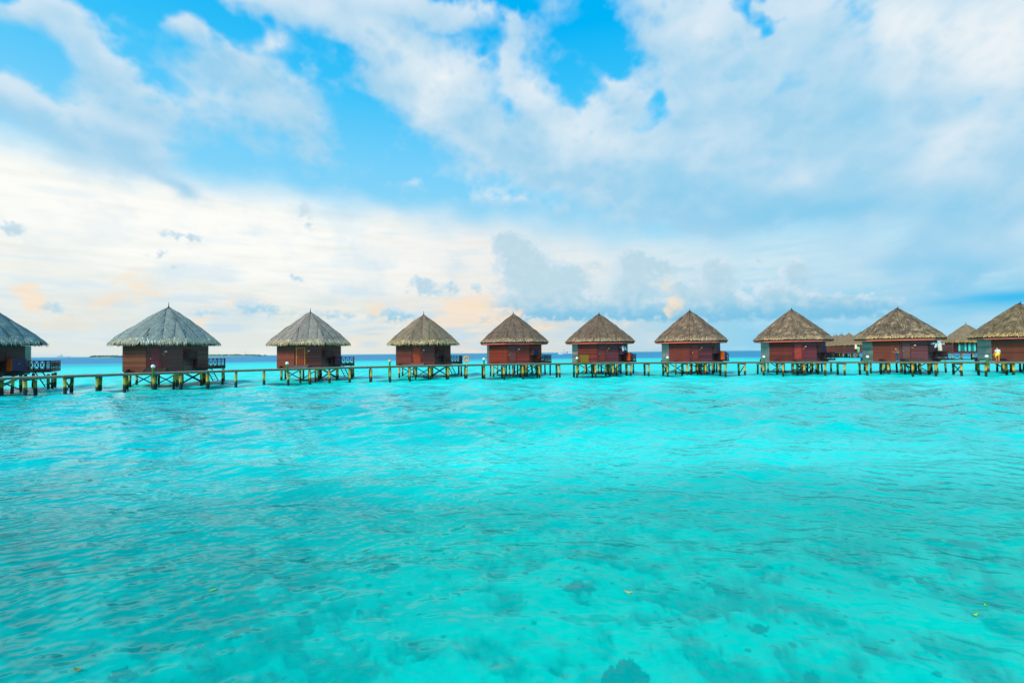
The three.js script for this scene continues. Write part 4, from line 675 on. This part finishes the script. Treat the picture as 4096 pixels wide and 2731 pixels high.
function farHut(x, z, yaw, s, top, label, seed, curtains) {
  const t = thing('distant_hut', label, 'hut', [x, 0, z], yaw * D, 'distant huts across the water'), fl = 2.35, ev = 5.35, ap = AP * s, side = 2 * ap * HALF, R = ROOF_R * s, tint = L(150, 138, 112);
  const WM = [L(104, 52, 46), L(92, 44, 42), L(118, 56, 50)].map((c) => wood(c, 0.6));
  part('roof', roofGeo(R, ev + 0.2, top, tint, L(140, 140, 126), 0.4, seed), THATCH_MAT, t);
  part('thatch_fringe', fringeGeo(R, ev + 0.2, top, L(205, 170, 90), 0.6, 110, seed, 20), FRINGE_MAT, t, 'stuff');
  part('finial', rod(V(0, top - 0.1, 0), V(0, top + 0.7, 0), 0.08, 0.02), DARKWOOD, t);
  for (let k = 0; k < 8; k++) { const a = k * 45 * D; part('wall', box(side, ev - fl + 0.2, 0.12, Math.sin(a) * ap, (ev + fl) / 2 + 0.1, Math.cos(a) * ap, a), WM[k % 3], t); }
  part('terrace', [box(2 * R, 0.14, 2 * R + 4, 0, fl - 0.1, 1.6), box(2 * R, 0.24, 0.14, 0, fl - 0.26, R + 3.4)], wood(L(112, 92, 104), 0.7), t);
  const zf = R + 3.3, r = rng(seed);
  for (const fx of [-0.92, -0.55, -0.2, 0.18, 0.55, 0.92]) for (const fz of [zf, zf - 4, 0, -4]) { const o = part('pile', pileGeo(fl - 0.2, fz > 4 ? [0, 1, 3][r() * 3 | 0] : 4, 0.17), PILE_MAT, t); o.position.set(fx * R, 0, fz); }  // piles under the hut take the darkest variant, shade in the colour
  for (const [a, b] of [[-0.55, -0.2], [0.18, 0.55]]) { part('brace', bar(V(a * R, 0.2, zf - 0.3), V(b * R, 2, zf - 0.3), 0.1, 0.14), curtains ? BRACE : PILE_BRACE, t); part('brace', bar(V(a * R, 2, zf - 0.5), V(b * R, 0.2, zf - 0.5), 0.1, 0.14), curtains ? BRACE : PILE_BRACE, t); }
  const lad = part('ladder', [bar(V(-0.1 * R, fl, zf + 0.1), V(-0.1 * R - 1.8, 0, zf + 0.5), 0.08), bar(V(-0.1 * R + 0.8, fl, zf + 0.1), V(-0.1 * R - 1, 0, zf + 0.5), 0.08)], wood(L(170, 150, 110), 0.7), t);
  for (let i = 1; i < 6; i++) part('rung', bar(V(-0.1 * R - 1.8 * i / 6, fl * (1 - i / 6), zf + 0.1 + 0.4 * i / 6), V(-0.1 * R + 0.8 - 1.8 * i / 6, fl * (1 - i / 6), zf + 0.1 + 0.4 * i / 6), 0.06), lad.material, lad);
  if (curtains) {
    const win = part('window', [box(side * 0.94, 0.14, 0.14, 0, fl + 2.75, ap + 0.1), box(side * 0.94, 0.14, 0.14, 0, fl + 0.25, ap + 0.1), box(0.14, 2.6, 0.14, -side * 0.47, fl + 1.5, ap + 0.1), box(0.14, 2.6, 0.14, side * 0.47, fl + 1.5, ap + 0.1), box(0.1, 2.4, 0.12, 0.1, fl + 1.5, ap + 0.1)], WM[1], t);
    part('pane', box(side * 0.9, 2.4, 0.03, 0, fl + 1.5, ap + 0.075), std(L(18, 70, 84), 0.12), win);
    for (const [cx, w] of [[-1.75, 0.5], [-0.35, 0.42], [0.55, 0.5], [1.7, 0.45], [-1.05, 0.6], [1.12, 0.6]]) {
      const g = new THREE.PlaneGeometry(w, 2.36, 16, 1), q = g.attributes.position; for (let i = 0; i < q.count; i++) q.setZ(i, 0.05 * Math.sin(q.getX(i) * 40)); g.computeVertexNormals();
      part('curtain', g.translate(cx, fl + 1.5, ap + 0.16), std(w > 0.55 ? L(20, 130, 120) : L(90, 225, 220), 0.85), win);
    }
    part('privacy_screen', [box(4.6, 2.5, 0.08, -5.6, fl + 1.25, ap + 1.2)], WM[1], t); part('screen_post', [box(0.2, 3, 0.2, -3.2, fl + 1.5, ap + 1.2), box(0.2, 3, 0.2, -8, fl + 1.5, ap + 1.2)], wood(L(130, 66, 56), 0.6), t);
    part('privacy_screen', [box(1.3, 4.4, 0.08, 3.9, fl + 0.7, ap + 2.4), box(1.3, 0.1, 0.12, 3.9, fl + 0.95, ap + 2.41)], WM[2], t);
  } else {
    for (const [cx, w] of [[-R * 0.55, R * 0.7], [R * 0.42, R * 0.9]]) {
      const m = part('privacy_screen', box(w, 2.6, 0.08, cx, fl + 1.3, zf - 1.6), WM[(seed + (cx > 0 ? 1 : 0)) % 3], t);
      part('screen_post', [box(0.16, 3, 0.16, cx - w / 2, fl + 1.5, zf - 1.5), box(0.16, 3, 0.16, cx + w / 2, fl + 1.5, zf - 1.5)], wood(L(140, 90, 60), 0.6), m);
    }
    part('curtain', box(1.3, 2.4, 0.06, -R * 0.1, fl + 1.2, zf - 1.9), std(L(140, 220, 170), 0.8), t);
    part('deck_chair', [box(1.9, 0.1, 0.7, R * 0.5, fl + 0.4, zf - 0.6), box(0.9, 0.1, 0.7, R * 0.5 + 1.2, fl + 0.75, zf - 0.6, 0, 0, 0.75), box(0.1, 0.4, 0.7, R * 0.5 - 0.8, fl + 0.2, zf - 0.6), box(0.1, 0.4, 0.7, R * 0.5 + 0.8, fl + 0.2, zf - 0.6)], wood(L(210, 180, 160), 0.7), t);
    railing(t, V(-R * 0.2, fl, zf - 0.2), V(R * 0.05, fl, zf - 0.2), 2, 'slat');
  }
}
const PILE_BRACE = wood(L(190, 150, 30), 0.8);
[[174.19, -246, 11.3, 'farthest of the distant roofs, small peak at the left of the row'], [166.28, -233, 11.3, 'small distant roof, second peak from the left in the far row'], [159.56, -220, 11.3, 'distant thatched hut in the middle of the far row of five'], [154.29, -208, 11.2, 'tallest clear distant roof, fourth peak of the far row'], [149.44, -195, 11.1, 'nearest distant hut, roof half hidden by the patched-roof hut']].forEach(([x, z, top, label], i) => farHut(x, z, -38, 1.25, top, label, 900 + i));
farHut(146.93, -147, -44, 1.3, 11.5, 'distant hut with turquoise curtains in its window, seen between the two rightmost huts', 950, true);
[[159.7, -232, 'leftmost furled parasol before the distant row of huts'], [158.1, -226, 'furled parasol on the distant terrace, second from the left'], [154.08, -212, 'furled parasol in the middle of the distant terraces'], [145.9, -193, 'furled parasol nearest to the patched-roof hut on the distant terraces']].forEach(([x, z, label]) => parasol(x - 3, z + 4, 2.35, 5.7, 0.42, label));

// ---------------------------------------------------------------- people
function fieldMesh(f, c, half, res) {                                  // meshes the surface f = 0 in a cube
  const mc = new MarchingCubes(res, new THREE.MeshBasicMaterial(), false, false, 120000), h = res / 2;
  for (let k = 0, q = 0; k < res; k++) for (let j = 0; j < res; j++) for (let i = 0; i < res; i++, q++) mc.field[q] = -f(c.x + (i - h) / h * half, c.y + (j - h) / h * half, c.z + (k - h) / h * half) / half;
  mc.isolation = 0; mc.update();
  const n = mc.count, pos = new Float32Array(mc.positionArray.slice(0, n * 3)), nor = new Float32Array(mc.normalArray.slice(0, n * 3));
  for (let i = 0; i < n; i++) { pos[i * 3] = pos[i * 3] * half + c.x; pos[i * 3 + 1] = pos[i * 3 + 1] * half + c.y; pos[i * 3 + 2] = pos[i * 3 + 2] * half + c.z; }
  const g = new THREE.BufferGeometry(); g.setAttribute('position', new THREE.BufferAttribute(pos, 3)); g.setAttribute('normal', new THREE.BufferAttribute(nor, 3)); return g;
}
const capsule = ([a, b, ra, rb]) => { const dx = b[0] - a[0], dy = b[1] - a[1], dz = b[2] - a[2], l2 = dx * dx + dy * dy + dz * dz || 1e-9; return (x, y, z) => { const t = clamp(((x - a[0]) * dx + (y - a[1]) * dy + (z - a[2]) * dz) / l2); return Math.hypot(x - a[0] - t * dx, y - a[1] - t * dy, z - a[2] - t * dz) - (ra + (rb - ra) * t); }; };
const blend = (bones, k) => { const fs = bones.map(capsule); return (x, y, z) => { let d = 9; for (const f of fs) { const e = f(x, y, z), h = clamp(0.5 + 0.5 * (e - d) / k); d = lerp(e, d, h) - k * h * (1 - h); } return d; }; };
// joints in metres, +z is the way the person walks, x to their left; grouped so that clothes can follow single limbs
function person(label, [x, y, z], turn, j, clothes, skin, hair, hairLong) {
  const t = thing('person', label, 'person', [x, y, z], turn);
  const torso = [[j.hip, j.waist, 0.125, 0.115], [j.waist, j.chest, 0.115, 0.135], [j.shL, j.shR, 0.07, 0.07], [j.chest, j.neck, 0.1, 0.06], [j.hipL, j.hipR, 0.11, 0.11]];
  const legs = [[j.hipL, j.kneeL, 0.092, 0.06], [j.kneeL, j.ankL, 0.058, 0.04], [j.hipR, j.kneeR, 0.092, 0.06], [j.kneeR, j.ankR, 0.058, 0.04]];
  const feet = [[j.ankL, j.toeL, 0.042, 0.034], [j.ankR, j.toeR, 0.042, 0.034]];
  const upper = [[j.shL, j.elL, 0.054, 0.042], [j.shR, j.elR, 0.054, 0.042]], fore = [[j.elL, j.wrL, 0.041, 0.028], [j.elR, j.wrR, 0.041, 0.028]];
  const h = j.head, f = j.face, s = [f[2], 0, -f[0]], add = (p, a, u = 0, b = 0) => [p[0] + f[0] * a + s[0] * b, p[1] + f[1] * a + u, p[2] + f[2] * a + s[2] * b];
  const head = [[j.neck, h, 0.055, 0.06], [add(h, -0.02, 0.06), add(h, 0.01, 0.04), 0.092, 0.088], [add(h, 0.04, -0.03), add(h, 0.05, -0.07), 0.055, 0.04], [add(h, 0.1, 0.02), add(h, 0.115, -0.015), 0.012, 0.016], [add(h, 0, 0.01, 0.088), add(h, -0.01, -0.03, 0.086), 0.016, 0.012], [add(h, 0, 0.01, -0.088), add(h, -0.01, -0.03, -0.086), 0.016, 0.012]];
  const hand = (w, e, m) => {                                          // palm, four unequal curled fingers and a thumb from its side
    const d = V(...w).sub(V(...e)).normalize(), sd = V(d.z, 0, -d.x).add(V(0.01, 0, 0)).normalize(), dn = d.clone().cross(sd).multiplyScalar(m), P = (a, b, c) => V(...w).addScaledVector(d, a).addScaledVector(sd, b).addScaledVector(dn, c).toArray();
    const out = [[P(0, 0, 0), P(0.075, 0, 0), 0.027, 0.03], [P(0.04, -0.02, 0), P(0.085, -0.022, 0), 0.018, 0.018], [P(0.04, 0.02, 0), P(0.085, 0.022, 0), 0.018, 0.018]];
    [-0.033, -0.011, 0.011, 0.032].forEach((b, i) => { const l = [0.06, 0.075, 0.07, 0.052][i]; out.push([P(0.085, b, 0), P(0.085 + l * 0.6, b * 1.1, 0.012), 0.0095, 0.009], [P(0.085 + l * 0.6, b * 1.1, 0.012), P(0.085 + l * 0.95, b * 1.1, 0.035), 0.009, 0.0075]); });
    out.push([P(0.03, 0.028, 0), P(0.065, 0.055, 0.015), 0.012, 0.01], [P(0.065, 0.055, 0.015), P(0.095, 0.058, 0.028), 0.01, 0.008]); return out;
  };
  const hands = [hand(j.wrL, j.elL, 1), hand(j.wrR, j.elR, 1)], mid = V(0, 0.92, 0);
  const cut = (fn, y0, y1) => (a, b, c) => Math.max(fn(a, b, c), y0 - b, b - y1);
  const skinMat = std(skin, 0.6);
  const whole = blend([...torso, ...legs, ...feet, ...upper, ...fore, ...head, ...hands.map((q) => q[0])], 0.03);
  const headF = blend(head, 0.018), eyes = [0.034, -0.034].map((b) => add(h, 0.088, 0.012, b));
  const headDent = (a, b, c) => { let d = headF(a, b, c); for (const e of eyes) d = Math.max(d, 0.016 - Math.hypot(a - e[0], b - e[1], c - e[2])); return d; };
  part('body', [fieldMesh(whole, mid, 1.02, 84), fieldMesh((a, b, c) => headDent(a, b, c) - 0.002, V(...h), 0.2, 54), ...hands.map((q, i) => fieldMesh(blend(q, 0.007), V(...(i ? j.wrR : j.wrL)), 0.2, 90))], skinMat, t);
  for (const [name, what, grow, y0, y1, mat] of clothes) {
    const sel = { shirt: [...torso, ...upper], tshirt: [...torso, [j.shL, j.elL.map((q, i) => lerp(j.shL[i], q, 0.6)), 0.058, 0.055], [j.shR, j.elR.map((q, i) => lerp(j.shR[i], q, 0.6)), 0.058, 0.055]], trousers: [torso[0], torso[4], ...legs], shorts: [torso[0], torso[4], [j.hipL, j.kneeL.map((q, i) => lerp(j.hipL[i], q, 0.5)), 0.095, 0.085], [j.hipR, j.kneeR.map((q, i) => lerp(j.hipR[i], q, 0.5)), 0.095, 0.085]], shoes: feet }[what], fn = blend(sel, 0.03);
    part(name, fieldMesh(cut((a, b, c) => fn(a, b, c) - grow, y0, y1), mid, 1.02, 96), mat, t);
  }
  const hf = blend([[add(h, -0.03, 0.075), add(h, 0.0, 0.085), 0.1, 0.088], [add(h, -0.05, 0.03), add(h, -0.06, hairLong ? -0.12 : -0.02), 0.085, hairLong ? 0.06 : 0.05]], 0.03);
  part('hair', fieldMesh((a, b, c) => Math.max(hf(a, b, c), -(headF(a, b, c) - 0.004) * 0 + ((a - h[0]) * f[0] + (c - h[2]) * f[2]) - 0.065), V(...h), 0.24, 44), std(hair, 0.7), t);
}
const TAN = L(226, 150, 70);
person('person in grey shirt and blue jeans walking left, head bowed, holding something in both hands', [50.25, 1.885, -59.35], -Math.PI / 2 - 0.12, {
  hip: [0, 0.98, -0.02], waist: [0, 1.12, -0.02], chest: [0, 1.36, 0.02], neck: [0, 1.52, 0.07], head: [0, 1.6, 0.15], face: [0, -0.35, 0.93],
  shL: [0.17, 1.43, 0.03], shR: [-0.17, 1.43, 0.03], elL: [0.23, 1.16, -0.03], elR: [-0.23, 1.16, -0.03], wrL: [0.12, 1.17, 0.21], wrR: [-0.1, 1.17, 0.21],
  hipL: [0.09, 0.95, 0], hipR: [-0.09, 0.95, 0], kneeL: [0.1, 0.52, 0.14], kneeR: [-0.1, 0.5, -0.02], ankL: [0.1, 0.09, 0.06], ankR: [-0.1, 0.17, -0.28], toeL: [0.11, 0.045, 0.22], toeR: [-0.1, 0.06, -0.14] },
[['shirt', 'tshirt', 0.016, 0.96, 1.53, std(L(112, 92, 80), 0.9)], ['jeans', 'trousers', 0.018, 0.1, 1.06, std(L(20, 70, 110), 0.85)], ['shoe', 'shoes', 0.012, 0, 0.2, std(L(60, 150, 180), 0.7)]], TAN, [0.02, 0.014, 0.012], false);
{
  const t = thing('tray', 'pale flat tray held in the hands of the man in jeans', 'tray', [49.86, 3.06, -59.4], 0.1);
  part('plate', box(0.3, 0.025, 0.24), std(L(235, 205, 160), 0.6), t); part('rim', [box(0.3, 0.05, 0.015, 0, 0.012, 0.12), box(0.3, 0.05, 0.015, 0, 0.012, -0.12), box(0.015, 0.05, 0.24, 0.15, 0.012, 0), box(0.015, 0.05, 0.24, -0.15, 0.012, 0)], std(L(200, 150, 110), 0.6), t);
}
person('person in white T-shirt and bright yellow shorts walking left along the jetty', [60.4, 1.81, -56.6], -Math.PI / 2 + 0.25, {
  hip: [0, 0.98, 0], waist: [0, 1.1, 0.0], chest: [0, 1.34, 0.01], neck: [0, 1.49, 0.03], head: [0, 1.59, 0.07], face: [0.1, -0.1, 0.99],
  shL: [0.16, 1.4, 0.0], shR: [-0.16, 1.4, 0.0], elL: [0.22, 1.13, -0.04], elR: [-0.22, 1.13, 0.05], wrL: [0.21, 0.9, 0.05], wrR: [-0.23, 0.92, 0.24],
  hipL: [0.09, 0.94, 0], hipR: [-0.09, 0.94, 0], kneeL: [0.09, 0.5, -0.02], kneeR: [-0.09, 0.58, 0.26], ankL: [0.09, 0.09, -0.06], ankR: [-0.09, 0.2, -0.02], toeL: [0.1, 0.04, 0.1], toeR: [-0.09, 0.06, 0.13] },
[['t_shirt', 'tshirt', 0.018, 1.0, 1.5, std([0.8, 0.8, 0.84], 0.85)], ['shorts', 'shorts', 0.022, 0.72, 1.07, std(L(250, 232, 10), 0.8)], ['shoe', 'shoes', 0.012, 0, 0.16, std(L(220, 80, 50), 0.7)]], L(238, 160, 60), [0.03, 0.02, 0.012], true);

// ---------------------------------------------------------------- boats, islands, leaves
const WHITE = std([0.72, 0.76, 0.78], 0.4), GLASS_DARK = std([0.03, 0.07, 0.09], 0.15);
{
  const t = thing('motor_yacht', 'white motor boat with mast moored offshore left of the yellow-bin hut', 'boat', [98, 0, -812], 0.06);
  const n = 24, pos = [], idx = [], Ls = 32;                             // hull lofted bow (left) to stern
  for (let i = 0; i <= n; i++) { const u = i / n, w = 3.3 * Math.min(1, Math.pow(u * 3.2 + 0.001, 0.55)) * (1 - 0.18 * sm(0.6, 1, u)), sheer = 2.1 + 1.5 * (1 - u) ** 2, x = -Ls / 2 + u * Ls - 1.6 * 0; for (const [fy, fw, dx] of [[-0.5, 0.45, 1.4], [0.2, 0.8, 0.8], [sheer, 1, 0], [sheer, 0, 0]]) pos.push(x + dx * (1 - u), fy, fw * w); for (const [fy, fw, dx] of [[sheer, -1, 0], [0.2, -0.8, 0.8], [-0.5, -0.45, 1.4]]) pos.push(x + dx * (1 - u), fy, fw * w); }
  for (let i = 0; i < n; i++) for (let k = 0; k < 6; k++) { const a = i * 7 + k, b = a + 7; idx.push(a, a + 1, b, b, a + 1, b + 1); }
  for (let k = 1; k < 6; k++) idx.push(n * 7, n * 7 + k + 1, n * 7 + k);
  const hg = new THREE.BufferGeometry(); hg.setAttribute('position', new THREE.Float32BufferAttribute(pos, 3)); hg.setIndex(idx); hg.computeVertexNormals();
  part('hull', hg.toNonIndexed(), WHITE, t).geometry.computeVertexNormals();
  part('hull_stripe', [box(24, 0.5, 0.1, 2.5, 1.0, 3.3), box(24, 0.5, 0.1, 2.5, 1.0, -3.3)], std(L(40, 170, 220), 0.5), t);
  const cab = new THREE.Shape(); cab.moveTo(-7, 0); cab.lineTo(-6.4, 4); cab.lineTo(2, 4.2); cab.lineTo(5.5, 3.4); cab.lineTo(8.5, 2.0); cab.lineTo(10.5, 1.6); cab.lineTo(10.5, 0); cab.closePath();
  const cg = new THREE.ExtrudeGeometry(cab, { depth: 4.4, bevelEnabled: true, bevelSize: 0.15, bevelThickness: 0.15 }).translate(0, 2.2, -2.2), cabin = part('cabin', cg, WHITE, t);
  for (const [x, y, w, h] of [[-6, 4.2, 0.9, 2.0], [-4.4, 3.1, 0.9, 0.7], [-3, 3.1, 0.9, 0.7], [-0.2, 3.9, 1.6, 2.8], [4.2, 4.8, 1, 0.8]]) part('window', box(w, h, 0.1, x, y, 2.4), GLASS_DARK, cabin);
  part('canopy', box(3.6, 0.3, 3.6, -5.2, 7.9, 0, 0, 0, -0.2), std(L(110, 150, 160), 0.6), t); part('canopy_post', [rod(V(-6.4, 6.2, 1.4), V(-6.4, 8, 1.4), 0.08), rod(V(-4, 6.3, 1.4), V(-4, 7.6, 1.4), 0.08), rod(V(-6.4, 6.2, -1.4), V(-6.4, 8, -1.4), 0.08), rod(V(-4, 6.3, -1.4), V(-4, 7.6, -1.4), 0.08)], WHITE, t);
  part('mast', [rod(V(-7, 2.2, 0), V(-7.3, 13.5, 0), 0.14, 0.05), rod(V(-8.2, 9.5, 0), V(-6, 9.5, 0), 0.06)], WHITE, t);
  part('deck_awning', box(5, 0.2, 4, 13, 3.4, 0), std(L(60, 110, 80), 0.7), t); part('awning_post', [rod(V(11, 2, 1.8), V(11, 3.4, 1.8), 0.08), rod(V(15, 2, 1.8), V(15, 3.4, 1.8), 0.08), rod(V(11, 2, -1.8), V(11, 3.4, -1.8), 0.08), rod(V(15, 2, -1.8), V(15, 3.4, -1.8), 0.08)], WHITE, t);
}
{
  const t = thing('ferry', 'tiny pale ship on the horizon left of the small island', 'ship', [-2969, 0, -3000], 0.6), s = new THREE.Shape(); s.moveTo(-34, 0); s.lineTo(30, 0); s.lineTo(40, 8); s.lineTo(-36, 6); s.closePath();
  part('hull', new THREE.ExtrudeGeometry(s, { depth: 12, bevelEnabled: true, bevelSize: 0.5, bevelThickness: 1 }).translate(0, 0, -6), WHITE, t); part('superstructure', [box(26, 6, 9, -8, 10, 0), box(16, 5, 7, -4, 15, 0), box(2, 9, 2, -2, 21, 0)], WHITE, t);
}
function island(label, x0, x1, z, trees, hump, seed, forestLabel) {
  const r = rng(seed), cx = (x0 + x1) / 2, hw = (x1 - x0) / 2, g = new THREE.SphereGeometry(1, 40, 16), p = g.attributes.position;
  for (let i = 0; i < p.count; i++) { const k = 1 + 0.1 * fbm2(p.getX(i) * 4 + seed, p.getZ(i) * 4, 3); p.setXYZ(i, cx + p.getX(i) * hw * k, Math.max(-1, p.getY(i) * 3.2), z + p.getZ(i) * hw * 0.5 * k); } g.computeVertexNormals();
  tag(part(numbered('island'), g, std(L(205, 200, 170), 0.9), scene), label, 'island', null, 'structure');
  const list = [];
  for (let i = 0; i < trees; i++) {
    const u = (r() * 2 - 1) * 0.97, d = Math.sqrt(1 - u * u) * 0.42 * (r() * 2 - 1) * 0.9, h = hump * (0.72 + 0.5 * fbm2(u * 6 + seed, d * 3, 3)) * Math.pow(1 - Math.abs(u) ** 3, 0.35), s = 3.4 + 3.2 * r();
    const c = new THREE.IcosahedronGeometry(1, 1), q = c.attributes.position; for (let k = 0; k < q.count; k++) { const m = 1 + 0.35 * N3(q.getX(k) * 2 + i, q.getY(k) * 2, q.getZ(k) * 2); q.setXYZ(k, cx + u * hw + q.getX(k) * s * 1.3 * m, h - s + q.getY(k) * s * 1.1 * m, z + d * hw + q.getZ(k) * s * 1.3 * m); } c.computeVertexNormals(); c.deleteAttribute('uv');
    list.push(c, rod(V(cx + u * hw, 0, z + d * hw), V(cx + u * hw, h - s, z + d * hw), 0.6, 0.4, 5).toNonIndexed().deleteAttribute('uv'));
  }
  tag(part(numbered('island_trees'), list, std(L(86, 130, 118), 0.9), scene), forestLabel, 'trees', null, 'stuff');  // green lightened toward blue, distance haze put into the colour
}
island('small wooded island on the horizon left of the second hut', -2312, -2140, -2500, 260, 13, 5, 'low dark trees covering the small island at left');
island('long wooded island on the horizon between the second and third huts', -2080, -1545, -2800, 620, 13, 9, 'tree belt covering the long island between two huts');
{
  const g = new THREE.IcosahedronGeometry(1, 3), p = g.attributes.position; for (let i = 0; i < p.count; i++) { const k = 1 + 0.3 * fbm3(p.getX(i) * 2, p.getY(i) * 2, p.getZ(i) * 2, 3); p.setXYZ(i, p.getX(i) * 10 * k, Math.max(-1, p.getY(i) * 8 * k), p.getZ(i) * 8 * k); } g.computeVertexNormals();
  const t = thing('islet', 'tiny round islet just right of the long island', 'islet', [-1522, 0, -2800]); part('rock', g, std(L(120, 120, 100), 0.9), t);
  const m = thing('radio_mast', 'thin radio mast rising from the long island', 'mast', [-1642, 0, -2800]); part('mast', [rod(V(0, 0, 0), V(0, 30, 0), 0.9, 0.5), rod(V(-2, 22, 0), V(2, 22, 0), 0.3), rod(V(-1.5, 26, 0), V(1.5, 26, 0), 0.3)], std([0.4, 0.4, 0.42], 0.5), m);
}
[[-4.4, -6.71, 0.06, 0.5, 'green floating leaf left of the middle', L(120, 190, 20)], [1.64, -6.65, 0.055, -0.4, 'yellow floating leaf right of the middle', L(240, 190, 20)], [5.98, -6.0, 0.05, 0.2, 'lime floating leaf near the lower right corner', L(150, 210, 30)], [6.35, -6.22, 0.04, 0.9, 'tiny green leaf behind the lime leaf at lower right', L(110, 200, 40)], [-4.79, -5.07, 0.06, -0.2, 'brown-green leaf at the bottom left edge', L(110, 120, 40)]].forEach(([x, z, s, turn, label, c]) => {
  const t = thing('floating_leaf', label, 'leaf', [x, 0.03, z], turn, 'leaves floating on the lagoon'), g = new THREE.PlaneGeometry(2, 0.7, 12, 4).rotateX(-Math.PI / 2), p = g.attributes.position;
  for (let i = 0; i < p.count; i++) { const u = p.getX(i), k = Math.max(0.02, 1 - Math.abs(u) ** 1.6); p.setXYZ(i, u * s, 0.02 * u * u + 0.1 * Math.abs(p.getZ(i)) * s, p.getZ(i) * k * s); } g.computeVertexNormals();
  let y = 0; for (const [kx, kz, ph, a] of waves) y += a * Math.sin(kx * x + kz * z + ph); t.position.y = y + 0.012;
  part('blade', g, std(c, 0.5), t); part('stem', rod(V(s * 0.9, 0.02, 0), V(s * 1.35, 0.025, 0.02), 0.004, 0.003, 5), std(c.map((q) => q * 0.6), 0.6), t);
});

renderer.render(scene, camera);
